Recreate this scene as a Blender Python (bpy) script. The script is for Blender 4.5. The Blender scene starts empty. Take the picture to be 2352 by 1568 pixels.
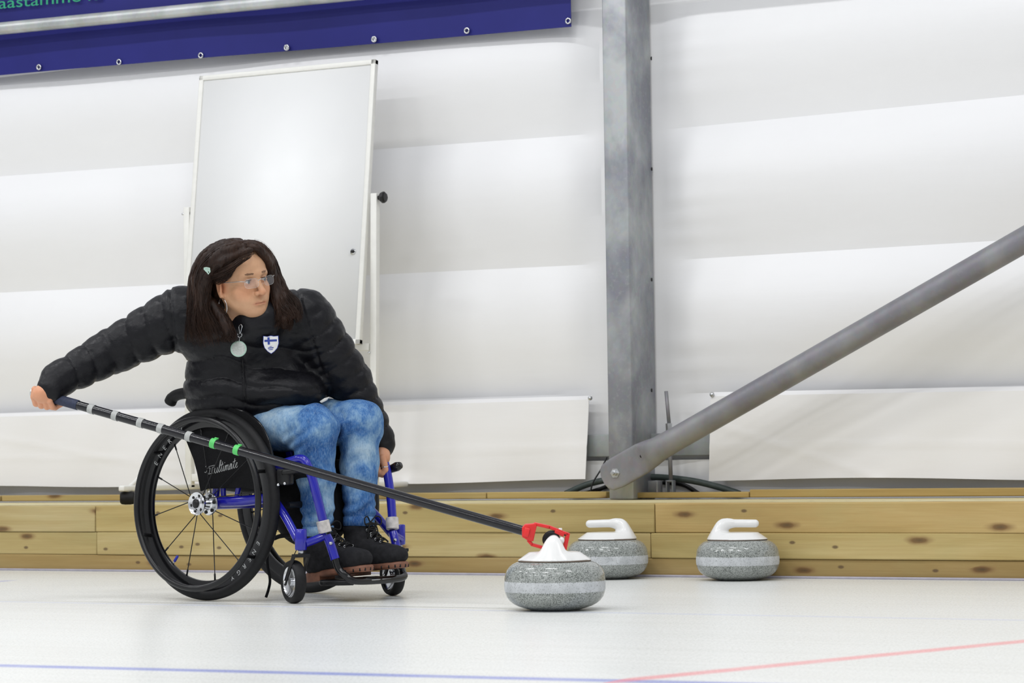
import bpy, math, random
import numpy as np
from mathutils import Vector, Matrix
random.seed(7)
rng = np.random.default_rng(7)
SC = bpy.context.scene
COL = SC.collection

# ------------------------------------------------------------------ camera
IMG_W, IMG_H, FPX = 2352, 1568, 5800.0
CAM_POS = np.array([0.0, -8.37061661, 0.4402604])
_yaw, _pit, _rol = 0.47183711, 0.04568147, 0.0136017
_fw = np.array([-math.sin(_yaw), math.cos(_yaw), 0.0]); _rt = np.array([math.cos(_yaw), math.sin(_yaw), 0.0]); _up = np.array([0, 0, 1.0])
CF = _fw * math.cos(_pit) + _up * math.sin(_pit); _u2 = _up * math.cos(_pit) - _fw * math.sin(_pit)
CR = _rt * math.cos(_rol) - _u2 * math.sin(_rol); CU = _u2 * math.cos(_rol) + _rt * math.sin(_rol)
cam_d = bpy.data.cameras.new('camera'); cam = bpy.data.objects.new('camera', cam_d); COL.objects.link(cam)
cam_d.sensor_fit = 'HORIZONTAL'; cam_d.sensor_width = 36.0; cam_d.lens = FPX / IMG_W * 36.0
cam_d.clip_start = 0.1; cam_d.clip_end = 200
cam_d.dof.use_dof = True; cam_d.dof.focus_distance = 7.95; cam_d.dof.aperture_fstop = 9.0
M = Matrix.Identity(4)
for i in range(3):
    M[i][0] = CR[i]; M[i][1] = CU[i]; M[i][2] = -CF[i]; M[i][3] = CAM_POS[i]
cam.matrix_world = M
SC.camera = cam

# ------------------------------------------------------------------ world, lamps, exposure
world = bpy.data.worlds.new('hall_air'); SC.world = world; world.use_nodes = True
world.node_tree.nodes['Background'].inputs[0].default_value = (0.95, 0.97, 1.0, 1)
world.node_tree.nodes['Background'].inputs[1].default_value = 0.50
SC.view_settings.view_transform = 'Standard'; SC.view_settings.look = 'None'
SC.view_settings.exposure = 0.03; SC.view_settings.gamma = 1.0
SC.view_settings.use_curve_mapping = False
def hall_lamp(x, y, z, power, lx=1.6, ly=0.22, tilt=0.0, colour=(0.985, 0.99, 1.0)):
    ld = bpy.data.lights.new('hall_lamp', 'AREA'); ld.shape = 'RECTANGLE'; ld.size = lx; ld.size_y = ly
    ld.energy = power; ld.color = colour
    o = bpy.data.objects.new('hall_lamp', ld); o.location = (x, y, z); o.rotation_euler = (tilt, 0, 0); COL.objects.link(o)
for lx_ in (-10.5, -6.9, -3.3, 0.3):
    hall_lamp(lx_, -2.6, 5.6, 60)
    hall_lamp(lx_, -7.0, 6.2, 95)
    hall_lamp(lx_, -11.5, 6.4, 80)

# ------------------------------------------------------------------ helpers: pixels of the photo to points of the place
def ray(px, py): return CF + CR * (px - IMG_W / 2) / FPX - CU * (py - IMG_H / 2) / FPX
def on(px, py, axis, val):
    r = ray(px, py); return CAM_POS + r * ((val - CAM_POS[axis]) / r[axis])
def at(px, py, z): return CAM_POS + ray(px, py) * z
def c3(px, py, z): return np.array([(px - IMG_W / 2) / FPX * z, (IMG_H / 2 - py) / FPX * z, z])
def c2w(p): p = np.asarray(p, float); return CAM_POS + p[..., 0:1] * CR + p[..., 1:2] * CU + p[..., 2:3] * CF

# ------------------------------------------------------------------ helpers: objects
ORG = {}
def link(o, parent=None):
    COL.objects.link(o)
    if parent is not None: o.parent = parent
    return o
def worg(o):
    p = np.zeros(3)
    while o is not None:
        p += np.array(o.location); o = o.parent
    return p
def tag(o, label=None, cat=None, group=None, kind=None):
    if label: o['label'] = label
    if cat: o['category'] = cat
    if group: o['group'] = group
    if kind: o['kind'] = kind
    return o
def thing(name, loc, label, cat, group=None, rotz=0.0):
    o = bpy.data.objects.new(name, None); o.empty_display_size = 0.1
    o.location = tuple(loc); o.rotation_euler = (0, 0, rotz); COL.objects.link(o)
    return tag(o, label, cat, group)
def mesh_obj(name, verts, faces, mat, parent=None, smooth=True, angle=None, loc=None, bevel=0.0, subsurf=0, local=False):
    me = bpy.data.meshes.new(name)
    v = np.asarray(verts, float)
    org = np.zeros(3)
    if not local:
        org = worg(parent) if parent is not None else (np.array(loc, float) if loc is not None else np.zeros(3))
    me.from_pydata((v - org).tolist(), [], [list(map(int, f)) for f in faces]); me.update()
    if smooth: me.shade_smooth()
    if angle is not None: me.set_sharp_from_angle(angle=math.radians(angle))
    if mat is not None: me.materials.append(mat)
    o = bpy.data.objects.new(name, me)
    if parent is None and loc is not None: o.location = tuple(loc)
    link(o, parent)
    if bevel > 0:
        b = o.modifiers.new('bevel', 'BEVEL'); b.width = bevel; b.segments = 2; b.limit_method = 'ANGLE'; b.angle_limit = math.radians(40)
    if subsurf:
        s = o.modifiers.new('subsurf', 'SUBSURF'); s.levels = subsurf; s.render_levels = subsurf
    return o
def nrm(v): v = np.asarray(v, float); return v / (np.linalg.norm(v) + 1e-12)
def smooth_path(pts, n=8, closed=False):
    P = [np.asarray(p, float) for p in pts]
    out = []
    N = len(P)
    for i in range(N if closed else N - 1):
        p0 = P[i - 1] if (i > 0 or closed) else P[0] * 2 - P[1]
        p1 = P[i]; p2 = P[(i + 1) % N]
        p3 = P[(i + 2) % N] if (i + 2 < N or closed) else P[-1] * 2 - P[-2]
        for k in range(n):
            t = k / n
            out.append(0.5 * ((2 * p1) + (-p0 + p2) * t + (2 * p0 - 5 * p1 + 4 * p2 - p3) * t * t + (-p0 + 3 * p1 - 3 * p2 + p3) * t ** 3))
    if not closed: out.append(P[-1])
    return out
class MB:
    def __init__(s): s.v = []; s.f = []
    def add(s, V, F):
        b = len(s.v); s.v.extend([tuple(map(float, p)) for p in V]); s.f.extend([[i + b for i in f] for f in F]); return s
    def box(s, c, size, ax=None):
        c = np.asarray(c, float); A = np.eye(3) if ax is None else np.array(ax, float)
        h = np.asarray(size, float) / 2
        V = [c + A[0] * h[0] * i + A[1] * h[1] * j + A[2] * h[2] * k for i in (-1, 1) for j in (-1, 1) for k in (-1, 1)]
        F = [(0, 1, 3, 2), (4, 6, 7, 5), (0, 4, 5, 1), (2, 3, 7, 6), (0, 2, 6, 4), (1, 5, 7, 3)]
        return s.add(V, F)
    def tube(s, path, r, n=14, closed=False, caps=True, flat=None):
        P = [np.asarray(p, float) for p in path]; N = len(P)
        R = r if hasattr(r, '__len__') else [r] * N
        T = []
        for i in range(N):
            a = P[i - 1] if (i > 0 or closed) else P[i]; b = P[(i + 1) % N] if (i < N - 1 or closed) else P[i]
            T.append(nrm(b - a))
        ref = np.array([0, 0, 1.0]) if abs(T[0][2]) < 0.9 else np.array([1.0, 0, 0])
        u = nrm(np.cross(T[0], ref)); V = []
        for i in range(N):
            u = nrm(u - T[i] * np.dot(u, T[i])); w = np.cross(T[i], u)
            for k in range(n):
                a = 2 * math.pi * k / n
                if flat is not None: V.append(P[i] + R[i] * (nrm(flat) * 0 + u * math.cos(a) + w * math.sin(a)))
                else: V.append(P[i] + R[i] * (u * math.cos(a) + w * math.sin(a)))
        F = []
        for i in range(N if closed else N - 1):
            j = (i + 1) % N
            for k in range(n):
                F.append((i * n + k, i * n + (k + 1) % n, j * n + (k + 1) % n, j * n + k))
        if caps and not closed:
            F.append(tuple(range(n))[::-1]); F.append(tuple((N - 1) * n + k for k in range(n)))
        return s.add(V, F)
    def lathe(s, prof, o, ax, n=48):
        # prof: (r, h); ax: unit axis
        ax = nrm(ax); ref = np.array([0, 0, 1.0]) if abs(ax[2]) < 0.9 else np.array([1.0, 0, 0])
        u = nrm(np.cross(ref, ax)); w = np.cross(ax, u); o = np.asarray(o, float); V = []; F = []; rows = []
        for r, h in prof:
            if r < 1e-6: rows.append([len(V)]); V.append(o + ax * h)
            else:
                rows.append(list(range(len(V), len(V) + n)))
                V += [o + ax * h + r * (u * math.cos(2 * math.pi * k / n) + w * math.sin(2 * math.pi * k / n)) for k in range(n)]
        for a, b in zip(rows[:-1], rows[1:]):
            for k in range(n):
                k2 = (k + 1) % n
                if len(a) == 1 and len(b) == 1: continue
                if len(a) == 1: F.append((a[0], b[k2], b[k])) if False else F.append((a[0], b[k], b[k2]))
                elif len(b) == 1: F.append((a[k], a[k2], b[0])[::-1])
                else: F.append((a[k], b[k], b[k2], a[k2]))
        return s.add(V, F)
    def prism(s, pts, d):
        P = [np.asarray(p, float) for p in pts]; n = len(P); d = np.asarray(d, float)
        return s.add(P + [p + d for p in P], [tuple(range(n))[::-1], tuple(range(n, 2 * n))] + [(i, (i + 1) % n, n + (i + 1) % n, n + i) for i in range(n)])
    def ball(s, c, r, ax=None, nu=20, nv=12):
        c = np.asarray(c, float); r = np.ones(3) * r if not hasattr(r, '__len__') else np.asarray(r, float)
        A = np.eye(3) if ax is None else np.array(ax, float)
        V = [c + A[2] * r[2]]; F = []
        for j in range(1, nv):
            t = math.pi * j / nv
            for k in range(nu):
                a = 2 * math.pi * k / nu
                V.append(c + A[0] * r[0] * math.sin(t) * math.cos(a) + A[1] * r[1] * math.sin(t) * math.sin(a) + A[2] * r[2] * math.cos(t))
        V.append(c - A[2] * r[2]); L = len(V) - 1
        for k in range(nu): F.append((0, 1 + k, 1 + (k + 1) % nu)); F.append((L, L - nu + (k + 1) % nu, L - nu + k))
        for j in range(nv - 2):
            for k in range(nu): F.append((1 + j * nu + k, 1 + (j + 1) * nu + k, 1 + (j + 1) * nu + (k + 1) % nu, 1 + j * nu + (k + 1) % nu))
        return s.add(V, F)
    def build(s, name, mat, parent=None, **k): return mesh_obj(name, s.v, s.f, mat, parent, **k)
def text_mesh(body, size, extrude=0.0006):
    cu = bpy.data.curves.new('lettering', 'FONT'); cu.body = body; cu.size = size; cu.extrude = extrude; cu.resolution_u = 3
    o = bpy.data.objects.new('lettering_tmp', cu); COL.objects.link(o)
    me = bpy.data.meshes.new_from_object(o.evaluated_get(bpy.context.evaluated_depsgraph_get()))
    V = np.array([v.co[:] for v in me.vertices]); F = [tuple(p.vertices) for p in me.polygons]
    bpy.data.objects.remove(o); bpy.data.curves.remove(cu); bpy.data.meshes.remove(me)
    return V, F
def copy_tree(o, parent=None):
    c = o.copy(); COL.objects.link(c); c.parent = parent
    for ch in list(o.children): copy_tree(ch, c)
    return c

# ------------------------------------------------------------------ helpers: signed-distance sculpting
def vnoise(p, seed=0):
    i = np.floor(p).astype(np.int64); f = p - i; f = f * f * (3 - 2 * f); out = 0
    def h(a, b, c):
        n = (a * 374761393 + b * 668265263 + c * 2147483647 + seed * 1274126177) & 0xffffffff
        n = ((n ^ (n >> 13)) * 1274126177) & 0xffffffff
        return ((n ^ (n >> 16)) & 0xffff) / 32767.5 - 1
    for dx in (0, 1):
        for dy in (0, 1):
            for dz in (0, 1):
                w = (f[..., 0] if dx else 1 - f[..., 0]) * (f[..., 1] if dy else 1 - f[..., 1]) * (f[..., 2] if dz else 1 - f[..., 2])
                out = out + w * h(i[..., 0] + dx, i[..., 1] + dy, i[..., 2] + dz)
    return out
def smin(a, b, k):
    if k <= 0: return np.minimum(a, b)
    h = np.maximum(k - np.abs(a - b), 0) / k
    return np.minimum(a, b) - h * h * k * 0.25
class Field:
    def __init__(s, lo, hi, h):
        s.lo = np.array(lo, float); s.h = h; s.n = np.ceil((np.array(hi) - s.lo) / h).astype(int) + 1
        s.d = np.full(s.n, 0.08, np.float32)
    def sub(s, lo, hi):
        a = np.clip(np.floor((np.array(lo) - s.lo) / s.h).astype(int), 0, s.n); b = np.clip(np.ceil((np.array(hi) - s.lo) / s.h).astype(int) + 1, 0, s.n)
        if np.any(b <= a): return None, None
        g = np.stack(np.meshgrid(*[s.lo[i] + s.h * np.arange(a[i], b[i]) for i in range(3)], indexing='ij'), -1).astype(np.float32)
        return tuple(slice(a[i], b[i]) for i in range(3)), g
    def put(s, fn, lo, hi, k, op='add', pad=0.03):
        pad = pad + k
        sl, g = s.sub(np.array(lo) - pad, np.array(hi) + pad)
        if sl is None: return s
        v = fn(g)
        if op == 'add': s.d[sl] = smin(s.d[sl], v, k)
        else: s.d[sl] = -smin(-s.d[sl], v, k)
        return s
    def cone(s, a, b, ra, rb, k=0.01, op='add', mod=None, sc=None):
        a = np.array(a, float); b = np.array(b, float); ab = b - a; L2 = ab @ ab + 1e-12
        def fn(g):
            t = np.clip(((g - a) @ ab) / L2, 0, 1); q = g - a - t[..., None] * ab
            if sc is not None: q = q * np.array(sc)
            d = np.sqrt((q * q).sum(-1)) - (ra + (rb - ra) * t)
            return d - mod(g, t) if mod is not None else d
        R = max(ra, rb) * 1.3
        return s.put(fn, np.minimum(a, b) - R, np.maximum(a, b) + R, k, op)
    def ell(s, c, r, k=0.01, op='add', ax=None):
        c = np.array(c, float); r = np.array(r, float); A = None if ax is None else np.array([nrm(x) for x in ax])
        def fn(g):
            q = g - c
            if A is not None: q = q @ A.T
            k0 = np.sqrt(((q / r) ** 2).sum(-1)); k1 = np.sqrt(((q / (r * r)) ** 2).sum(-1)) + 1e-9
            return k0 * (k0 - 1) / k1
        R = np.ones(3) * r.max() if A is not None else r
        return s.put(fn, c - R, c + R, k, op)
    def chain(s, pts, rad, k=0.01, op='add', mod=None):
        for i in range(len(pts) - 1): s.cone(pts[i], pts[i + 1], rad[i], rad[i + 1], k, op, mod)
        return s
    def mesh(s):
        F = s.d.astype(np.float32); S = F < 0; n = np.array(F.shape)
        c = [S[i:n[0] - 1 + i, j:n[1] - 1 + j, k:n[2] - 1 + k] for i in (0, 1) for j in (0, 1) for k in (0, 1)]
        an = np.logical_or.reduce(c); al = np.logical_and.reduce(c); act = an & ~al
        idx = np.argwhere(act); ids = np.full(act.shape, -1, np.int64); ids[act] = np.arange(len(idx))
        cn = np.array([(i, j, k) for i in (0, 1) for j in (0, 1) for k in (0, 1)])
        val = np.stack([F[idx[:, 0] + o[0], idx[:, 1] + o[1], idx[:, 2] + o[2]] for o in cn], 1)
        acc = np.zeros((len(idx), 3)); cnt = np.zeros(len(idx))
        for a in range(8):
            for b in range(a + 1, 8):
                if np.abs(cn[a] - cn[b]).sum() != 1: continue
                va, vb = val[:, a], val[:, b]; m = (va < 0) != (vb < 0)
                t = np.where(m, va / np.where(m, va - vb, 1), 0)
                acc += np.where(m[:, None], cn[a] + t[:, None] * (cn[b] - cn[a]), 0); cnt += m
        V = s.lo + s.h * (idx + acc / cnt[:, None])
        faces = []
        for ax in range(3):
            o1, o2 = [(1, 2), (2, 0), (0, 1)][ax]
            sl0 = [slice(None)] * 3; sl1 = [slice(None)] * 3
            sl0[ax] = slice(0, n[ax] - 1); sl1[ax] = slice(1, n[ax])
            cr = S[tuple(sl0)] != S[tuple(sl1)]
            e = np.argwhere(cr); e = e[(e[:, o1] > 0) & (e[:, o2] > 0) & (e[:, o1] < n[o1] - 1) & (e[:, o2] < n[o2] - 1)]
            def cid(d1, d2):
                q = e.copy(); q[:, o1] -= d1; q[:, o2] -= d2; return ids[q[:, 0], q[:, 1], q[:, 2]]
            Q = np.stack([cid(1, 1), cid(0, 1), cid(0, 0), cid(1, 0)], 1)
            ins = S[e[:, 0], e[:, 1], e[:, 2]]
            Q[~ins] = Q[~ins][:, ::-1]; faces.append(Q)
        return V, np.concatenate(faces)
def fast_mesh(name, V, F, mat, parent=None, smooth=True, base=None):
    org = worg(parent) if parent is not None else (np.zeros(3) if base is None else np.array(base))
    me = bpy.data.meshes.new(name); V = np.asarray(V, np.float32) - org.astype(np.float32); F = np.asarray(F)
    me.vertices.add(len(V)); me.vertices.foreach_set('co', V.ravel())
    me.loops.add(F.size); me.loops.foreach_set('vertex_index', F.ravel().astype(np.int32))
    me.polygons.add(len(F)); me.polygons.foreach_set('loop_start', np.arange(0, F.size, 4, dtype=np.int32)); me.polygons.foreach_set('loop_total', np.full(len(F), 4, np.int32))
    me.update(); me.validate()
    if smooth: me.shade_smooth()
    me.materials.append(mat)
    o = bpy.data.objects.new(name, me); link(o, parent)
    if parent is None and base is not None: o.location = tuple(base)
    return o
def relax(V, F, it=2, lam=0.5):
    V = V.copy(); E = np.concatenate([F[:, [0, 1]], F[:, [1, 2]], F[:, [2, 3]], F[:, [3, 0]]]); E = np.concatenate([E, E[:, ::-1]])
    cnt = np.bincount(E[:, 0], minlength=len(V))[:, None] + 1e-9
    for _ in range(it):
        A = np.stack([np.bincount(E[:, 0], V[E[:, 1], k], len(V)) for k in range(3)], 1) / cnt; V += lam * (A - V)
    return V

# ------------------------------------------------------------------ materials
class NT:
    def __init__(s, name):
        s.m = bpy.data.materials.new(name); s.m.use_nodes = True; s.t = s.m.node_tree; s.b = s.t.nodes['Principled BSDF']
    def n(s, typ, **kw):
        x = s.t.nodes.new(typ)
        for k, v in kw.items():
            if k in x.inputs: x.inputs[k].default_value = v
            else: setattr(x, k, v)
        return x
    def l(s, a, b): s.t.links.new(a, b)
    def coord(s, scale=(1, 1, 1), kind='Object'):
        tc = s.n('ShaderNodeTexCoord'); mp = s.n('ShaderNodeMapping'); mp.inputs['Scale'].default_value = scale; s.l(tc.outputs[kind], mp.inputs[0]); return mp.outputs[0]
    def noise(s, co, scale, detail=3, rough=0.55, dist=0.0):
        x = s.n('ShaderNodeTexNoise'); x.inputs['Scale'].default_value = scale; x.inputs['Detail'].default_value = detail; x.inputs['Roughness'].default_value = rough; x.inputs['Distortion'].default_value = dist
        s.l(co, x.inputs['Vector']); return x.outputs['Fac']
    def ramp(s, fac, stops, interp='LINEAR'):
        x = s.n('ShaderNodeValToRGB'); x.color_ramp.interpolation = interp; e = x.color_ramp.elements
        while len(e) < len(stops): e.new(0.5)
        for q, (p, c) in zip(e, stops): q.position = p; q.color = (*c, 1) if len(c) == 3 else c
        s.l(fac, x.inputs[0]); return x.outputs[0]
    def mix(s, fac, a, b, mode='MIX'):
        x = s.n('ShaderNodeMix'); x.data_type = 'RGBA'; x.blend_type = mode
        for inp, v in ((x.inputs[0], fac), (x.inputs[6], a), (x.inputs[7], b)):
            if hasattr(v, 'is_linked') or isinstance(v, bpy.types.NodeSocket): s.l(v, inp)
            else: inp.default_value = v if not isinstance(v, tuple) or len(v) == 4 else (*v, 1)
        return x.outputs[2]
    def math(s, op, a, b=0.0, clamp=False):
        x = s.n('ShaderNodeMath'); x.operation = op; x.use_clamp = clamp
        for inp, v in ((x.inputs[0], a), (x.inputs[1], b)):
            if isinstance(v, bpy.types.NodeSocket): s.l(v, inp)
            else: inp.default_value = v
        return x.outputs[0]
    def bump(s, h, strength=0.3, dist=0.01):
        x = s.n('ShaderNodeBump'); x.inputs['Strength'].default_value = strength; x.inputs['Distance'].default_value = dist
        s.l(h, x.inputs['Height']); s.l(x.outputs[0], s.b.inputs['Normal'])
    def set(s, **kw):
        for k, v in kw.items():
            k = k.replace('_', ' ')
            if isinstance(v, bpy.types.NodeSocket): s.l(v, s.b.inputs[k])
            else: s.b.inputs[k].default_value = (*v, 1) if isinstance(v, tuple) and len(v) == 3 and s.b.inputs[k].type == 'RGBA' else v
        return s
def simple(name, col, rough=0.5, metal=0.0, var=0.08, scale=30, spec=0.5, bump=0.0, coat=0.0):
    t = NT(name); co = t.coord()
    f = t.noise(co, scale, 4)
    c = np.array(col)
    t.set(Base_Color=t.ramp(f, [(0.3, tuple(c * (1 - var))), (0.7, tuple(np.minimum(c * (1 + var), 1)))]), Roughness=rough, Metallic=metal, Coat_Weight=coat)
    t.b.inputs['Specular IOR Level'].default_value = spec
    if bump: t.bump(t.noise(co, scale * 4, 3), bump, 0.002)
    return t.m
# ------------------------------------------------------------------ material set
def mat_ice():
    t = NT('ice'); co = t.coord()
    tc = t.n('ShaderNodeTexCoord'); sp = t.n('ShaderNodeSeparateXYZ'); t.l(tc.outputs['Object'], sp.inputs[0]); X, Y = sp.outputs[0], sp.outputs[1]
    streak = t.noise(t.coord((0.35, 14, 1)), 1.6, 5, 0.6); grain = t.noise(t.coord((.4, 1, 1)), 330, 2, 0.7); blot = t.noise(t.coord((0.7, 1.6, 1)), 1.1, 3)
    base = t.mix(t.ramp(streak, [(0.35, (0, 0, 0)), (0.7, (1, 1, 1))]), (0.72, 0.73, 0.705), (0.80, 0.81, 0.79))
    base = t.mix(t.math('MULTIPLY', t.ramp(blot, [(0.4, (0, 0, 0)), (0.75, (1, 1, 1))]), 0.5), base, (0.80, 0.82, 0.81))
    base = t.mix(t.math('MULTIPLY', t.ramp(grain, [(0.42, (1, 1, 1)), (0.62, (0, 0, 0))]), 0.09), base, (0.60, 0.61, 0.58))
    def band(dist, w, soft, strength):
        a = t.math('ABSOLUTE', dist); m = t.n('ShaderNodeMapRange'); m.interpolation_type = 'SMOOTHSTEP'
        t.l(a, m.inputs[0]); m.inputs[1].default_value = w + soft; m.inputs[2].default_value = max(w - soft, 0); m.inputs[3].default_value = 0; m.inputs[4].default_value = strength
        return m.outputs[0]
    def line(p, q, w, soft, strength, colr, base, x_gt=None):
        d = nrm(np.array(q[:2]) - np.array(p[:2])); nx, ny = -d[1], d[0]; c0 = nx * p[0] + ny * p[1]
        dist = t.math('SUBTRACT', t.math('ADD', t.math('MULTIPLY', X, nx), t.math('MULTIPLY', Y, ny)), c0)
        f = band(dist, w, soft, strength)
        f = t.math('MULTIPLY', f, t.ramp(t.noise(t.coord((3, 3, 1)), 4, 3), [(0.2, (0.75,) * 3), (0.7, (1,) * 3)]))
        if x_gt is not None: f = t.math('MULTIPLY', f, t.math('GREATER_THAN', X, x_gt))
        return t.mix(f, base, colr)
    base = line(on(0, 1381, 2, 0), on(2352, 1424, 2, 0), 0.022, 0.02, 0.42, (0.50, 0.56, 0.80), base)
    base = line(on(0, 1528, 2, 0), on(1380, 1562, 2, 0), 0.030, 0.022, 0.80, (0.16, 0.21, 0.62), base)
    base = line(on(1420, 1563, 2, 0), on(2352, 1472, 2, 0), 0.028, 0.020, 0.70, (0.86, 0.20, 0.23), base, on(1395, 1566, 2, 0)[0])
    p = on(-6, 1335, 2, 0)
    d2 = t.math('SQRT', t.math('ADD', t.math('POWER', t.math('SUBTRACT', X, float(p[0])), 2), t.math('POWER', t.math('MULTIPLY', t.math('SUBTRACT', Y, float(p[1])), 0.35), 2)))
    base = t.mix(band(d2, 0.03, 0.02, 0.6), base, (0.30, 0.34, 0.72))
    t.set(Base_Color=base, Roughness=t.ramp(grain, [(0.3, (0.22,) * 3), (0.7, (0.40,) * 3)])); t.b.inputs['Specular IOR Level'].default_value = 0.3
    t.bump(t.noise(t.coord((.5, 1, 1)), 260, 2, 0.6), 0.10, 0.002)
    return t.m
def mat_tarp(name, col=(0.86, 0.86, 0.87), rough=0.42):
    t = NT(name); co = t.coord()
    f = t.noise(t.coord((1, 1, 2.5)), 1.3, 4)
    t.set(Base_Color=t.ramp(f, [(0.3, tuple(np.array(col) * 0.97)), (0.7, col)]), Roughness=rough); t.b.inputs['Specular IOR Level'].default_value = 0.35
    h = t.math('ADD', t.math('MULTIPLY', t.noise(t.coord((0.6, 1, 4)), 3.0, 4), 1.0), t.math('MULTIPLY', t.noise(co, 240, 2), 0.02))
    t.bump(h, 0.06, 0.03)
    return t.m
def mat_wood(seed, tone=(1, 1, 1)):
    t = NT('pine_wood'); tc = t.n('ShaderNodeTexCoord'); mp = t.n('ShaderNodeMapping'); t.l(tc.outputs['Object'], mp.inputs[0])
    mp.inputs['Location'].default_value = (seed * 3.7, seed * 1.3, seed * 2.1); co = mp.outputs[0]
    def sc(v):
        m = t.n('ShaderNodeMapping'); m.inputs['Scale'].default_value = v; t.l(co, m.inputs[0]); return m.outputs[0]
    broad = t.noise(sc((0.5, 3, 5)), 2.2, 4, 0.55, 0.4); fine = t.noise(sc((1.2, 30, 60)), 2.4, 4, 0.6, 0.6); patch = t.noise(sc((1.6, 3, 3)), 1.7, 4, 0.6)
    T = np.array(tone)
    c = t.ramp(broad, [(0.25, tuple(np.array((0.335, 0.255, 0.105)) * T)), (0.5, tuple(np.array((0.445, 0.35, 0.16)) * T)), (0.75, tuple(np.array((0.53, 0.44, 0.235)) * T))])
    c = t.mix(t.math('MULTIPLY', t.ramp(fine, [(0.38, (0, 0, 0)), (0.62, (1, 1, 1))]), 0.22), c, tuple(np.array((0.34, 0.225, 0.09)) * T))
    c = t.mix(t.math('MULTIPLY', t.ramp(patch, [(0.5, (0, 0, 0)), (0.72, (1, 1, 1))]), 0.35), c, tuple(np.array((0.38, 0.36, 0.18)) * T))
    # knots: stretched cells, only some of them dark
    def flat(kx, kz):
        s_ = t.n('ShaderNodeSeparateXYZ'); t.l(co, s_.inputs[0]); c_ = t.n('ShaderNodeCombineXYZ'); t.l(t.math('MULTIPLY', s_.outputs[0], kx), c_.inputs[0]); t.l(t.math('ADD', t.math('MULTIPLY', s_.outputs[2], kz), t.math('MULTIPLY', s_.outputs[1], kz * .8)), c_.inputs[1]); return c_.outputs[0]
    wob = t.noise(co, 14, 2)
    vo = t.n('ShaderNodeTexVoronoi'); vo.voronoi_dimensions = '2D'; vo.inputs['Scale'].default_value = 1.0; t.l(flat(2.6, 8.0), vo.inputs['Vector'])
    dk = t.math('ADD', vo.outputs['Distance'], t.math('MULTIPLY', t.math('SUBTRACT', wob, 0.5), 0.10)); mask = t.ramp(dk, [(0.06, (1, 1, 1)), (0.15, (0, 0, 0))])
    pick = t.n('ShaderNodeSeparateXYZ'); t.l(vo.outputs['Color'], pick.inputs[0])
    kn = t.math('MULTIPLY', mask, t.math('GREATER_THAN', pick.outputs[0], 0.54))
    ring = t.ramp(dk, [(0.0, (0.06, 0.035, 0.02)), (0.06, (0.15, 0.075, 0.03)), (0.13, (0.30, 0.19, 0.08))])
    c = t.mix(t.math('MULTIPLY', kn, 0.85), c, ring)
    v2 = t.n('ShaderNodeTexVoronoi'); v2.voronoi_dimensions = '2D'; v2.inputs['Scale'].default_value = 1.0; t.l(flat(7.0, 13.0), v2.inputs['Vector'])
    s2 = t.n('ShaderNodeSeparateXYZ'); t.l(v2.outputs['Color'], s2.inputs[0])
    c = t.mix(t.math('MULTIPLY', t.math('MULTIPLY', t.ramp(v2.outputs['Distance'], [(0.05, (1, 1, 1)), (0.10, (0, 0, 0))]), t.math('GREATER_THAN', s2.outputs[1], 0.7)), 0.8), c, (0.10, 0.06, 0.035))
    t.set(Base_Color=c, Roughness=0.68); t.b.inputs['Specular IOR Level'].default_value = 0.25
    t.bump(t.math('ADD', fine, t.math('MULTIPLY', broad, 0.5)), 0.2, 0.003)
    return t.m
def mat_galv(name, tint=(0.27, 0.28, 0.315), light=(0.47, 0.49, 0.50), rough=0.5, metal=0.55):
    t = NT(name); co = t.coord()
    sp = t.n('ShaderNodeTexVoronoi'); sp.inputs['Scale'].default_value = 55; t.l(co, sp.inputs['Vector'])
    blot = t.noise(t.coord((1, 1, 0.7)), 4.5, 4, 0.55, 0.2); sm = t.noise(co, 60, 3)
    c = t.ramp(blot, [(0.40, tint), (0.52, tuple((np.array(tint) + light) / 2)), (0.61, light)])
    c = t.mix(0.035, c, sp.outputs['Color'], 'OVERLAY')
    c = t.mix(t.math('MULTIPLY', t.ramp(sm, [(0.55, (0, 0, 0)), (0.7, (1, 1, 1))]), 0.25), c, light)
    t.set(Base_Color=c, Roughness=rough, Metallic=metal); t.bump(sm, 0.08, 0.002)
    return t.m
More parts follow.
